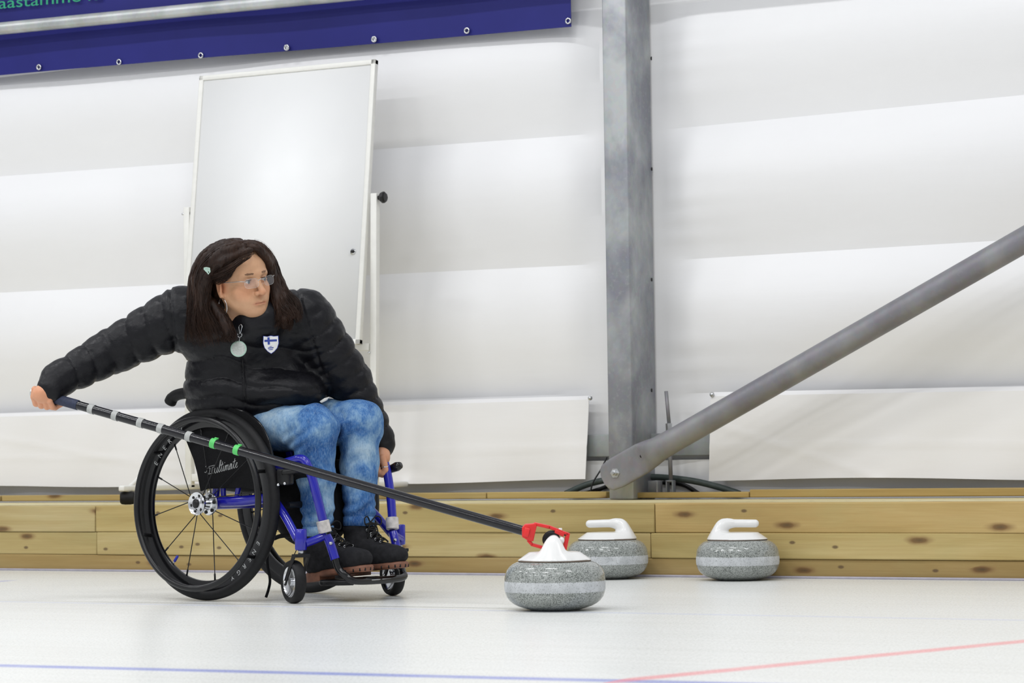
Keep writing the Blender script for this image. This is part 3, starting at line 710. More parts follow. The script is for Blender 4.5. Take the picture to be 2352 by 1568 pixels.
for sgn, px_t, px_b in ((-1, 430, 424), (1, 862, 843)):
    xp = on(px_t, 470, 1, WBY)[0] + (.004 if sgn < 0 else 0)
    ztop = on(px_t, 476 if sgn < 0 else 444, 1, WBY)[2]
    xb_ = on(px_b, 1110, 1, WBY)[0]
    m = MB(); A = np.array([xp, WBY, ztop]); B = np.array([xb_ * .35 + xp * .65 if sgn > 0 else xp, WBY, ZT + .062])
    ax3 = nrm(A - B); m.box((A + B) / 2, (pw, pw, np.linalg.norm(A - B)), [nrm(np.cross([0, 1, 0], ax3)), np.array([0, 1., 0]), ax3])
    post = m.build('post', WHITE_PAINT, root, bevel=.003)
    MB().box((B[0], (.16 + .92) / 2, ZT + .067), (.03, .76, .024)).build('foot', WHITE_PAINT, root, bevel=.006)
    for yy in (.205,):
        mm = MB(); wc = np.array([B[0], yy, ZT + .0275])
        mm.lathe([(0, -.030), (.020, -.030), (.0255, -.025), (.0272, -.012), (.0272, .012), (.0255, .025), (.020, .030), (0, .030)], wc, nrm([.85, .5, 0]), 24)
        cs = mm.build('caster_wheel', RUBBER, root, angle=40)
        MB().box(wc + [0, 0, .028], (.026, .026, .006)).build('caster_mount', STEEL, root)
    MB().tube([(B[0], .80, ZT + .06), (B[0], .80, ZT + .0)], .011, 12).build('rear_glide', STEEL, root)
    # gusset from foot up to the post
    MB().tube([(B[0], .22, ZT + .074), (B[0], .25, ZT + .088), (B[0], .285, ZT + .110), (B[0], .30, ZT + .13)], .009, 10).build('gusset', WHITE_PAINT, root)
    kn = np.array([xp + sgn * .028, WBY, piv_r[2] if sgn > 0 else piv_l[2]])
    if sgn > 0:
        MB().lathe([(0, -.02), (.008, -.02), (.010, -.004), (.020, 0), (.024, .006), (.024, .016), (.018, .022), (0, .023)], kn, (1, 0, 0), 8).build('clamp_knob', BLACK, root, angle=35)
        MB().ball(on(848, 810, 1, WBY - .017), .006).build('bolt', CHROME, root)
    else:
        MB().lathe([(0, .0), (.010, .0), (.011, .012), (0, .014)], kn + [.034, 0, 0], (1, 0, 0), 12).build('washer', BLACK, root)
        MB().ball(kn + [.002, 0, 0], (.008, .005, .005)).build('bolt', CHROME, root)
xa, xb2 = on(430, 800, 1, WBY)[0], on(850, 800, 1, WBY)[0]
MB().box(((xa + xb2) / 2, WBY, on(835, 797, 1, WBY)[2]), (xb2 - xa, .022, .03)).build('crossbar', WHITE_PAINT, root, bevel=.003)
MB().box(((xa + xb2) / 2, WBY, ZT + .105), (xb2 - xa, .022, .032)).build('crossbar', WHITE_PAINT, root, bevel=.003)
# ------------------------------------------------------------------ curling stones
def make_stone():
    prof = [(0, .004), (.050, .004), (.060, .001), (.066, .0), (.072, .001), (.088, .0055), (.106, .0115), (.120, .0185), (.131, .0275), (.139, .038), (.1435, .050), (.1455, .062), (.1458, .075), (.1450, .090), (.1430, .103), (.1385, .1145), (.131, .1245), (.121, .1325), (.109, .138), (.095, .1405), (.0, .1405)]
    P = []
    for a, b in zip(prof[:-1], prof[1:]):
        for k in range(3): P.append((a[0] + (b[0] - a[0]) * k / 3, a[1] + (b[1] - a[1]) * k / 3))
    P.append(prof[-1])
    return P
def stone(px, py, z_on, rotz, label, s=1.0):
    p = on(px, py, 2, 0); p = np.array([p[0], z_on if z_on is not None else p[1], 0.0])
    root = thing('curling_stone', p, label, 'curling stone', 'granite curling stones on the ice', rotz)
    return root, p
g_mesh = MB().lathe(make_stone(), (0, 0, 0), (0, 0, 1), 96)
# moulded white handle: cap, gooseneck and grip in one piece (grip along +x)
Fh = Field((-.125, -.125, .13), (.125, .125, .235), .0022)
def capfn(g):
    r = np.sqrt(g[..., 0] ** 2 + g[..., 1] ** 2); z = g[..., 2]
    d1 = (r - .1075 + (z - .1425) * 1.45) / 1.76            # sloping rim
    d2 = np.abs(z - .1535) - .0125
    top = z - (.1665 + .0015 * np.cos(r * 25))
    return np.maximum(np.maximum(d1, .1415 - z), top)
Fh.put(capfn, (-.125, -.125, .13), (.125, .125, .18), 0.0)
Fh.chain([(-.084, 0, .150), (-.071, 0, .168), (-.058, 0, .186), (-.044, 0, .1965), (-.026, 0, .1980)], [.015, .0150, .0146, .0146, .0146], .016)
Fh.cone((-.095, 0, .148), (-.068, 0, .176), .008, .012, .030)
for s in (-1, 1): Fh.cone((-.080, s * .028, .150), (-.066, s * .002, .176), .008, .008, .040)
Fh.cone((-.030, 0, .1980), (.063, 0, .1965), .0146, .0140, .010)
gx, gy, gz = np.meshgrid(*[Fh.lo[i] + Fh.h * np.arange(Fh.n[i]) for i in range(3)], indexing='ij'); rr_ = np.sqrt(gx * gx + gy * gy)
lim_ = (rr_ - .1078 + np.maximum(gz - .1435, 0) * .60) / 1.17 - np.clip(gx + .035, 0, 1) * 3; lim_ = np.where((gx > -.035) & (gz > .168), -1, lim_)
Fh.d = np.maximum(-smin(-Fh.d, -lim_, .012), .1415 - gz).astype(np.float32)
HVt, HFt = Fh.mesh(); HVt = relax(HVt, HFt, 4)
camdir = math.atan2(CF[1], CF[0]); rightdir = math.atan2(CR[1], CR[0])
def build_stone(root, first=None):
    if first is None:
        b = mesh_obj('granite_body', g_mesh.v, g_mesh.f, GRANITE, root, angle=60, local=True)
        h = fast_mesh('handle', HVt + worg(root), HFt, WHITE_PLASTIC, root); h['label'] = 'white plastic handle'
        r = MB().lathe([(.100, .139), (.1045, .1395), (.1045, .1425), (.098, .143)], (0, 0, 0), (0, 0, 1), 64); mesh_obj('cap_ring', r.v, r.f, simple('dark_gasket', (.16, .12, .09), .6), root, local=True)
        return [b, h]
    for ch in list(first.children):
        c = ch.copy(); COL.objects.link(c); c.parent = root
s1, p1 = stone(1275.5, 1400, None, camdir - math.radians(4), 'nearest grey granite stone, held by the red head of the delivery stick')
build_stone(s1)
s2, p2 = stone(1391, 1329, -.125, rightdir + math.pi - math.radians(6), 'grey granite stone partly hidden behind the nearest one, handle pointing left'); build_stone(s2, s1)
s3, p3 = stone(1699, 1331, -.122, rightdir - math.radians(4), 'grey granite stone alone on the right against the timber kerb'); build_stone(s3, s1)

# ------------------------------------------------------------------ delivery stick
SA, SB = at(76, 901, 8.02), at(1203, 1219, 7.31)
root = thing('delivery_stick', SA, 'long black curling delivery stick with red head, held out by the woman', 'curling stick')
L = np.linalg.norm(SB - SA); sd = (SB - SA) / L; RS = .0142
def sp(px):      # point on the pole at image column px
    a, b = 0.0, 1.0
    for _ in range(40):
        m_ = (a + b) / 2; q = SA + (SB - SA) * m_ - CAM_POS
        if IMG_W / 2 + FPX * (q @ CR) / (q @ CF) < px: a = m_
        else: b = m_
    return SA + (SB - SA) * a
MB().tube([SA + sd * .012, SB], RS, 24).build('pole', CARBON, root, angle=60)
MB().tube([SA + sd * .006, SA + sd * .03, sp(180) - sd * .002, sp(180)], [RS + .0018, RS + .0022, RS + .002, RS + .0006], 24).build('grip_tape', NAVY_TAPE, root, angle=60)
MB().tube([SA - sd * .002, SA + sd * .005], RS + .001, 24).build('end_cap', STEEL, root, angle=40)
for i, px in enumerate((211, 266, 324, 370, 435)):
    a = sp(px - 5.5); b = sp(px + 6); MB().tube([a, (a + b) / 2, b], [RS + .0014, RS + .0018, RS + .0014], 24).build('tape_band', GREY_TAPE, root, angle=60)
for px in (491, 545):
    a = sp(px - 5); b = sp(px + 6); o = MB().tube([a, (a + b) / 2, b], [RS + .0014, RS + .0018, RS + .0014], 24).build('tape_band', GREEN_TAPE, root, angle=60); o['label'] = 'bright green tape band'
    q = sp(px + 4); MB().prism([q + CU * (RS + .001) - sd * .006, q + CU * (RS + .001) + sd * .008, q + CU * (RS + .007) + sd * .013, q + CU * (RS + .006) - sd * .002], CF * .0008).build('tape_tail', GREEN_TAPE, root)
# red head: a socket and a frame of two arms round the handle
hz = np.linalg.norm((np.array([p1[0], p1[1], .2]) - CAM_POS) @ CF) - .012
def hp(px, py, dz=0.0): return at(px, py, hz + dz)
hd = MB()
sock = [(1199, 1212), (1206, 1204), (1221, 1203), (1231, 1201), (1233, 1207), (1225, 1243), (1214, 1242), (1199, 1233)]
T = .030
hd.prism([hp(x, y, -T / 2) for x, y in sock], CF * T)
head = hd.build('stick_head', RED, root, bevel=.002); head['label'] = 'red plastic stick head'
def arm(pts, w, dz=0, t=.022, name='head_arm'):
    m = MB(); P = [hp(x, y, dz) for x, y in pts]
    for a, b in zip(P[:-1], P[1:]):
        u = nrm(b - a); v = nrm(np.cross(u, CF)); m.box((a + b) / 2, (np.linalg.norm(b - a) + w * .6, w, t), [u, v, nrm(np.cross(u, v))])
    o = m.build(name, RED, head, bevel=.0015); return o
arm([(1229, 1203), (1262, 1210), (1290, 1221)], .009); arm([(1277, 1220), (1293, 1227)], .011, -.006)
arm([(1214, 1241), (1222, 1250), (1262, 1261), (1292, 1263)], .009)
arm([(1304, 1226), (1297, 1259)], .012); arm([(1293, 1222), (1304, 1226)], .008)
MB().lathe([(0, -.018), (.020, -.018), (.0245, -.014), (.0245, .014), (.020, .018), (0, .018)], hp(1266, 1238, .0), nrm(CF + CR * .1), 32).build('roller', RUBBER, head, angle=40)
MB().box(hp(1287, 1215), (.010, .006, .016), [CR, CU, CF]).build('clip', WHITE_PLASTIC, head, bevel=.001)
MB().tube([hp(1291, 1226, -.008), hp(1302, 1229, -.008)], .0032, 10).build('screw', BLACK, head); MB().tube([hp(1286, 1256, -.008), hp(1294, 1259, -.008)], .0032, 10).build('screw', BLACK, head)
MB().ball(hp(1290, 1240, -.012), (.0085, .0105, .010), [CR, CU, CF]).build('white_pad', WHITE_PLASTIC, head)
MB().box(hp(1209, 1222, -.017), (.017, .026, .006), [nrm(sd), nrm(np.cross(CF, sd)), CF]).build('button', RED, head, bevel=.0015)
# ------------------------------------------------------------------ wheelchair
CH_H = math.radians(-10.5); cF = np.array([math.cos(CH_H), math.sin(CH_H), 0]); cL = np.array([-math.sin(CH_H), math.cos(CH_H), 0]); cU = np.array([0, 0, 1.0])
TR = .48; O_ = on(473, 1379, 2, 0) + cL * TR / 2; O_[2] = 0
def w(a, b, z): return O_ + cF * a + cL * b + cU * z
def chp(px, py, b):                  # pixel onto the chair's lengthwise plane at side offset b
    r = ray(px, py); t = ((O_ - CAM_POS) @ cL + b) / (r @ cL); q = CAM_POS + r * t - O_
    return float(q @ cF), float(q[2])
wc = thing('wheelchair', O_, 'black and blue manual wheelchair the woman sits in', 'wheelchair')
R_T = .305
def rear_wheel(side, lettering):
    camb = .04; n_ = nrm(cL * side * math.cos(camb) - cU * math.sin(camb)*-1.0)
    n_ = nrm(cL * side * math.cos(camb) + cU * math.sin(camb)); u_ = cF; v_ = nrm(cU - n_ * (cU @ n_)); C = w(0, side * TR / 2, 0) + v_ * R_T
    def ring(r, dn, N=72): return [C + n_ * dn + r * (u_ * math.cos(t) + v_ * math.sin(t)) for t in np.linspace(0, 2 * math.pi, N + 1)[:-1]]
    m = MB(); m.lathe([(.243, -.005), (.2415, 0), (.243, .005), (.252, .0085), (.274, .0115), (.285, .0115), (.285, -.0115), (.274, -.0115), (.252, -.0085), (.243, -.005)], C, n_, 96)
    rim = m.build('rear_wheel', BLACK_GLOSS, wc, angle=45)
    m = MB(); prof = [(.288 + .0165 * math.cos(t) * 1.0, .0175 * math.sin(t)) for t in np.linspace(-math.pi, math.pi, 17)]
    prof = [(min(r, R_T), h) for r, h in prof]; m.lathe(prof, C, n_, 120); m.build('tyre', RUBBER, rim)
    m = MB(); m.tube(ring(.267, .052, 96), .0098, 12, closed=True); pr = m.build('push_rim', simple('push_rim_coating', (.010, .010, .011), .30, var=.15, spec=.4), rim)
    for k in range(6):
        t = 2 * math.pi * (k + .37) / 6; rad = u_ * math.cos(t) + v_ * math.sin(t)
        MB().tube([C + rad * .270 + n_ * .004, C + rad * .264 + n_ * .035, C + rad * .266 + n_ * .05], .006, 10).build('push_rim_tab', BLACK, pr)
        MB().lathe([(0, .004), (.006, .004), (.006, -.004), (0, -.004)], C + rad * .2585 + n_ * .004, rad, 10).build('tab_bolt', STEEL, pr) if False else None
    m = MB()
    m.lathe([(.0, .050), (.014, .050), (.015, .054), (.0165, .054), (.018, .050), (.021, .047), (.031, .049), (.036, .052), (.0362, .046), (.030, .042), (.019, .040), (.0165, .036), (.0165, .004), (.020, .0), (.034, -.002), (.0362, -.006), (.034, -.010), (.018, -.012), (.018, -.03), (0, -.03)], C, n_, 40)
    hub = m.build('hub', CHROME, rim, angle=35)
    MB().lathe([(0, .0585), (.008, .058), (.0125, .055), (.0135, .050)], C, n_, 24).build('hub_cap', BLACK, hub) if False else MB().lathe([(0, .0585), (.008, .058), (.0125, .055), (.0135, .050)], C, n_, 24).build('hub_cap', BLACK, rim)
    for k in range(6):
        t = 2 * math.pi * (k + .2) / 6; rad = u_ * math.cos(t) + v_ * math.sin(t)
        MB().lathe([(0, .0488), (.0048, .0488), (.0048, .046)], C + rad * .026, n_, 12).build('hub_pocket', BLACK, rim); MB().lathe([(0, .0015), (.0058, .0015), (.0058, -.002)], C + rad * .027, n_, 12).build('hub_pocket', BLACK, rim)
    for k in range(12):
        t = 2 * math.pi * (k + .30) / 12; rad = u_ * math.cos(t) + v_ * math.sin(t)
        off = .046 if k % 2 == 0 else -.006; t2 = t + (.35 if k % 4 < 2 else -.35); r2 = u_ * math.cos(t2) + v_ * math.sin(t2)
        a_ = C + r2 * .033 + n_ * off; b_ = C + rad * .243; d_ = nrm(b_ - a_); Ls = np.linalg.norm(b_ - a_)
        MB().tube([a_, a_ + d_ * (Ls - .022), a_ + d_ * (Ls - .02), b_], [.0016, .0016, .0031, .0031], 8).build('spoke', BLACK, rim)
    t = math.radians(232 if side < 0 else 300); rad = u_ * math.cos(t) + v_ * math.sin(t)
    MB().tube([C + rad * .243, C + rad * .232], .0028, 10).build('valve', STEEL, rim)
    MB().tube([C + rad * .233, C + rad * .230, C + rad * .212, C + rad * .210], [.0042, .0048, .0045, .003], 10).build('valve_cap', BLUE_PLASTIC, rim)
    if lettering:
        for t_end in (math.radians(-62), math.radians(116)):
            for i, chh in enumerate('ENERGY'):
                TV, TF = text_mesh(chh, .022, .0003); TV[:, 0] -= TV[:, 0].mean()
                t = t_end + (5 - i) * .118; rad = u_ * math.cos(t) + v_ * math.sin(t); tg = u_ * math.sin(t) - v_ * math.cos(t)
                W = C + n_ * (.0094 + (TV[:, 1:2] - .002) * .10) + rad * .2535 + TV[:, 0:1] * tg + TV[:, 1:2] * rad + TV[:, 2:3] * n_
                mesh_obj('rim_lettering', W, TF, SILVER_INK, rim, smooth=False)
    return C, n_
near_C, near_n = rear_wheel(-1, True); far_C, far_n = rear_wheel(1, False)

# ---- frame
BF = .185
FR = []
def tube_b(name, pts, r, mat=BLUE, parent=wc, n=8, smooth=True, m=18):
    P = smooth_path(pts, n) if smooth else pts
    return MB().tube(P, r, m).build(name, mat, parent, angle=60)
def side(px_list, b): return [np.array(chp(px, py, -bb if hasattr(px, '__len__') else -b)) for px, py in px_list]
az_axle = (0.0, R_T + .002)
def P_(px, py, b): a, z = chp(px, py, -b); return (a, b, z)
front = [P_(640, 1068, .19), P_(668, 1059, .19), P_(696, 1055, .188), P_(713, 1085, .182), P_(728, 1140, .175), P_(742, 1196, .165), P_(748, 1222, .16)]
leg2 = [P_(750, 1230, .158), P_(757, 1245, .155), P_(770, 1284, .15)]
low = [P_(506, 1152, .185), P_(560, 1150, .185), P_(618, 1143, .19)]
down = [P_(622, 1136, .195), P_(655, 1185, .21), P_(683, 1238, .225)]
house = P_(691, 1236, .235)
armp = [P_(700, 1248, .228), P_(722, 1240, .195), P_(746, 1230, .16)]
def S(p, s): return w(p[0], p[1] * s, p[2])
for s in (-1, 1):
    nm = 'frame_tube'
    tube_b(nm, [S(p, s) for p in front], .0142)
    tube_b(nm, [S((-.03, .185, front[0][2] - .035), s), S((.10, .188, front[0][2] - .02), s), S(front[0], s), S(front[1], s)], .0145)
    tube_b(nm, [S(p, s) for p in low], .0165); tube_b(nm, [S(p, s) for p in down], .0135)
    tube_b(nm, [S(p, s) for p in armp], .0125); tube_b(nm, [S(p, s) for p in leg2], .0145)
    hz_ = house[2]
    MB().tube([S((house[0], house[1], hz_ - .036), s), S((house[0], house[1], hz_ - .033), s), S((house[0], house[1], hz_ + .026), s), S((house[0], house[1], hz_ + .029), s)], [.016, .0185, .0185, .016], 24).build('caster_housing', BLUE, wc, angle=40)
    MB().tube([S((house[0], house[1], hz_ - .052), s), S((house[0], house[1], hz_ - .03), s)], .009, 16).build('caster_stem', STEEL, wc)
    # camber bracket: blue triangle standing on the axle tube
    tri = [(.03, .185, R_T + .01), (.085, .185, R_T + .012), (.10, .185, R_T + .085), (.02, .185, R_T + .10)]
    m = MB(); q = [S(p, s) for p in tri]
    for a, b in zip(q, q[1:] + q[:1]): m.tube([a, b], .009, 10)
    m.build('axle_bracket', BLUE, wc)
    tube_b('seat_strut', [S((.005, .185, R_T + .09), s), S((-.01, .185, R_T + .01), s)], .012)
    # worn clamp band, screw
    bp_ = P_(744, 1209, .163); tdir = nrm(S(front[-1], s) - S(front[-2], s)); cb = S(bp_, s)
    MB().tube([cb - tdir * .019, cb - tdir * .017, cb + tdir * .017, cb + tdir * .019], [.0185, .0205, .0205, .0185], 24).build('clamp_band', REFLECT, wc, angle=40)
    sc = S(P_(762, 1247, .153), s) - cL * .013 + cF * .006
    MB().lathe([(0, .004), (.003, .004), (.005, .002), (.005, -.004)], sc, -cL, 12).build('frame_screw', STEEL, wc)
    # caster wheel and fork, wheel trails behind the stem
    ca = np.array([house[0] - .032, house[1]]); rr = .0665; tw = math.radians(24); ax_ = nrm(cL * math.cos(tw) + cF * math.sin(tw)) ; fw_ = nrm(np.cross(ax_, cU)) 
    cc = w(ca[0], ca[1] * s, rr)
    m = MB(); m.lathe([(.052, -.011), (.0515, 0), (.052, .011)], cc, ax_, 40) ; m = MB()
    prof = [(.0485 + 0, -.015), (.056, -.019), (.0625, -.0155), (.0660, -.008), (.0665, 0), (.0660, .008), (.0625, .0155), (.056, .019), (.0485, .015), (.0475, 0), (.0485, -.0125)]
    m.lathe(prof, cc, ax_, 56); cw = m.build('caster_wheel', RUBBER, wc)
    m = MB(); m.lathe([(.0495, -.013), (.047, -.0145), (.044, -.011), (.030, -.005), (.012, -.006), (.011, -.014), (0, -.014)], cc, ax_, 40); m.lathe([(0, .014), (.011, .014), (.012, .006), (.030, .005), (.044, .011), (.047, .0145), (.0495, .013)], cc, ax_, 40)
    m.build('caster_disc', CHROME, cw, angle=40)
    m = MB(); top = w(house[0], house[1] * s, hz_ - .055)
    for q in (-1, 1):
        a1 = top + ax_ * q * .0215; m.prism([a1 + fw_ * .012 + cU * .003, a1 - fw_ * .012 + cU * .003, cc + ax_ * q * .0255 - fw_ * .009 + cU * .0, cc + ax_ * q * .0255 - fw_ * .004 - cU * .012, cc + ax_ * q * .0255 + fw_ * .006 - cU * .010, cc + ax_ * q * .0255 + fw_ * .010 + cU * .004], ax_ * q * .0045)
    m.box(top + cU * .002, (.052, .026, .010), [ax_, fw_, cU]); fk = m.build('caster_fork', BLACK, wc, bevel=.0015, angle=40)
    for q in (-1, 1): MB().lathe([(0, .004), (.005, .004), (.005, 0)], cc + ax_ * q * .029, ax_ * q, 12).build('fork_bolt', CHROME, fk)
# axle tube and cross members
tube_b('cross_tube', [w(0, -.205, R_T), w(0, .205, R_T)], .019, BLUE, smooth=False)
tube_b('cross_tube', [S((front[3][0] - .10, .18, front[3][2] - .10), -1), S((front[3][0] - .10, .18, front[3][2] - .10), 1)], .011, BLACK, smooth=False)
# ---- footrest: black bent tube with a plate
fr0 = P_(770, 1282, .15); fr1 = P_(778, 1306, .146); fr2 = P_(795, 1322, .135); fr3 = P_(822, 1334, .10)
ft = [S(fr0, -1), S(fr1, -1), S(fr2, -1), S(fr3, -1), S((fr3[0] + .002, .10, fr3[2]), 1), S(fr2, 1), S(fr1, 1), S(fr0, 1)]
fo = tube_b('footrest', ft, .0115, BLACK_GLOSS, n=10)
za = fr3[2]
tube_b('footrest_bar', smooth_path([w(fr3[0] - .02, -.10, za - .004), w(fr3[0] - .10, -.125, za - .006), w(fr3[0] - .125, -.11, za - .006), w(fr3[0] - .13, .11, za - .006), w(fr3[0] - .10, .125, za - .006), w(fr3[0] - .02, .10, za - .004)], 6), .0095, BLACK, fo, smooth=False)
MB().prism([w(fr3[0] - .005, -.105, za - .002), w(fr3[0] - .005, .105, za - .002), w(fr3[0] - .13, .115, za - .004), w(fr3[0] - .13, -.115, za - .004)], cU * .005).build('foot_plate', BLACK, fo)
for d0, d1 in ((-.050, -.010), (.0, .042)):
    MB().box(w(fr3[0] + .0135, (d0 + d1) / 2 , za + .001), (.0015, d1 - d0, .003), [cF, cL, cU]).build('white_mark', SILVER_INK, fo)
# ---- seat, cushion, backrest
zs_ = front[2][2] + .01
m = MB()
V, F = grid_mesh(lambda a, b: tuple(w(a, b, zs_ - .08 + .10 * a - .02 * math.cos(b / .185 * math.pi / 2))), np.linspace(-.03, .36, 14), np.linspace(-.185, .185, 12)); o = mesh_obj('seat_sling', V, F, FABRIC_BLACK, wc); o.modifiers.new('thickness', 'SOLIDIFY').thickness = .012
o = MB().box(w(.135, 0, zs_ - .035), (.36, .35, .05), [cF, cL, cU]).build('seat_cushion', FABRIC_BLACK, wc, bevel=.018)
for s in (-1, 1):
    tube_b('back_cane', [w(.02, .18 * s, R_T + .05), w(-.03, .18 * s, .48), w(-.075, .18 * s, .640), w(-.088, .18 * s, .664)], .0125, BLUE, n=6)
    g0 = w(-.088, .18 * s, .664)
    hnd = [g0 + cF * .012, g0 - cF * .02 - cU * .002, g0 - cF * .080 - cU * .006, g0 - cF * .112 - cU * .016, g0 - cF * .128 - cU * .036]
    MB().tube(smooth_path(hnd, 6), [.0165] * 7 + [.0185] * 12 + [.020] * 5 + [.017], 16).build('push_handle', RUBBER, wc)
V, F = grid_mesh(lambda b, z: tuple(w(-.02 - .27 * (z - .45) - .045 * math.cos(b / .185 * math.pi / 2), b, z)), np.linspace(-.19, .19, 16), np.linspace(.36, .655, 12)); o = mesh_obj('backrest', V, F, FABRIC_BLACK, wc); o.modifiers.new('thickness', 'SOLIDIFY').thickness = .02
# side guards: the near one carries the lettering
gp = [(424, 985), (430, 1012), (447, 1055), (455, 1085), (463, 1128), (480, 1122), (560, 1120), (600, 1128), (612, 1090), (625, 1050), (618, 1010), (600, 975), (570, 948), (530, 935), (480, 940), (445, 958)]
for s in (-1, 1):
    pts = [S(P_(x, y, .205), s) for x, y in gp]
    g = MB().prism(pts, cL * (.006 * s)).build('side_guard', FABRIC_BLACK, wc, bevel=.002, angle=40)
    if s < 0:
        GL = {'u': ([(0, .2), (.15, .95), (.1, .25), (.3, 0), (.6, .3), (.75, .95), (.68, .2), (.85, 0), (1.0, .25)], 1.0),
              'l': ([(0, .25), (.45, 1.3), (.55, 2.0), (.35, 1.9), (.15, .5), (.3, 0), (.55, .25)], .55),
              't': ([(0, .25), (.3, 1.0), (.42, 1.75), (.2, .4), (.35, 0), (.6, .25)], .6),
              'i': ([(0, .25), (.2, .95), (.12, .25), (.3, 0), (.5, .25)], .5),
              'm': ([(0, .25), (.15, .95), (.1, 0), (.12, .5), (.4, .95), (.48, .6), (.42, 0), (.45, .5), (.75, .95), (.85, .6), (.8, .1), (.95, 0), (1.1, .25)], 1.1),
              'a': ([(0, .25), (.5, .9), (.25, .95), (.05, .5), (.15, 0), (.45, .3), (.62, .95), (.58, .2), (.72, 0), (.9, .25)], .9),
              'e': ([(0, .25), (.4, .6), (.45, .9), (.2, .8), (.1, .3), (.35, 0), (.65, .3)], .65)}
        a, b = S(P_(492, 1087, .2115), -1), S(P_(546, 1073, .2115), -1); tot = sum(GL[c][1] for c in 'ultimate'); ud = nrm(b - a); k = np.linalg.norm(b - a) / tot; vd = nrm(cU - ud * (cU @ ud)); x_ = 0.0
        for chh in 'ultimate':
            pts_, adv = GL[chh]
            mm = MB(); mm.tube(smooth_path([a + ud * (x_ + px_ + .28 * py_) * k + vd * py_ * k * .98 for px_, py_ in pts_], 4), .0008, 6)
            mm.build('guard_lettering', SILVER_INK, g); x_ += adv
            extra = {'t': [(-.05, 1.15), (.65, 1.3)], 'i': [(.36, 1.4), (.40, 1.5)]}.get(chh)
            if extra: MB().tube([a + ud * (x_ - adv + px_ + .28 * py_) * k + vd * py_ * k * .98 for px_, py_ in extra], .0010, 6).build('guard_lettering', SILVER_INK, g)
        # monogram of a J and a T drawn in outline
        mm = MB()
        def gl(pts, r=.0008): mm.tube([S(P_(x, y, .2115), -1) for x, y in pts], r, 6)
        gl([(480, 1071), (493, 1068), (492, 1072), (488, 1073), (486, 1085), (490, 1086), (477, 1089), (477, 1087), (481, 1086), (483, 1074), (480, 1075), (480, 1071)])
        gl([(477, 1074), (475, 1081), (473, 1085), (470, 1084)]); gl([(474, 1069), (472, 1072)])
        mm.build('guard_monogram', SILVER_INK, g)
# guard lip on the near side between tyre and thigh
lp = [S(P_(x, y, .20), -1) for x, y in ((520, 938), (560, 946), (596, 974), (616, 1012), (626, 1050))]; tube_b('guard_edge', lp, .006, BLACK_GLOSS)
# pouch and calf strap under the seat
F1 = Field(np.array([-.02, -.19, .11]), np.array([.40, .19, .50]), .009)
F1.ell((.20, 0, .33), (.13, .14, .11), .03); F1.ell((.24, 0, .24), (.10, .12, .08), .05)
V, Q = F1.mesh(); V = O_ + V[:, 0:1] * cF + V[:, 1:2] * cL + V[:, 2:3] * cU; fast_mesh('seat_pouch', V, Q, FABRIC_BLACK, wc)
st = [S((.33, .10, .29), -1), w(.305, 0, .275), S((.33, .10, .29), 1)]
MB().tube(smooth_path([S(P_(690, 1238, .2), -1), S(P_(668, 1230, .17), -1), S(P_(640, 1232, .15), -1), S(P_(618, 1248, .14), -1), S(P_(614, 1290, .13), -1), S(P_(620, 1330, .13), -1), S(P_(617, 1352, .13), -1), S(P_(611, 1371, .13), -1)], 8), [.007] * 20 + [.0045] * 37, 8).build('hanging_strap', FABRIC_BLACK, wc)
# brakes: near clamp block with screws, far lever pointing forward
q = S(P_(655, 1095, .215), -1); MB().box(q, (.05, .03, .05), [cF, cL, cU]).build('brake_block', BLACK, wc, bevel=.006)
for px, py in ((639, 1113), (654, 1110)): MB().ball(S(P_(px, py, .232), -1), .005).build('brake_screw', CHROME, wc)
MB().tube(smooth_path([S(P_(650, 1085, .225), -1), S(P_(672, 1082, .225), -1), S(P_(690, 1078, .225), -1)], 5), .009, 12).build('brake_lever', BLACK, wc)
qa = chp(880, 1084, .215); qb = chp(893, 1079, .215); qc = chp(912, 1071, .215); qd = chp(920, 1068, .215)
MB().tube([w(qa[0] - .03, .215, qa[1] - .012), w(qa[0], .215, qa[1]), w(qb[0], .215, qb[1]), w(qc[0], .215, qc[1]), w(qd[0], .215, qd[1])], [.007, .009, .0125, .0155, .011], 16).build('brake_lever', BLACK_GLOSS, wc)
tube_b('brake_bracket', [w(qa[0] - .03, .215, qa[1] - .012), w(qa[0] - .05, .2, qa[1] - .13)], .008, BLACK, smooth=False)
# ------------------------------------------------------------------ the seated woman
PB = w(.13, .0, zs_)
PER = thing('person', (PB[0], PB[1], 0.0), 'woman in black quilted jacket and washed jeans seated in the wheelchair, arm stretched back', 'person')
def body_noise(V, amp, sc, seed=0): return amp * vnoise(V * sc, seed)[:, None]
def normals(V, F):
    n = np.cross(V[F[:, 2]] - V[F[:, 0]], V[F[:, 3]] - V[F[:, 1]]); N = np.zeros_like(V)
    for k in range(4):
        for c in range(3): N[:, c] += np.bincount(F[:, k], n[:, c], len(V))
    return N / (np.linalg.norm(N, axis=1)[:, None] + 1e-12)

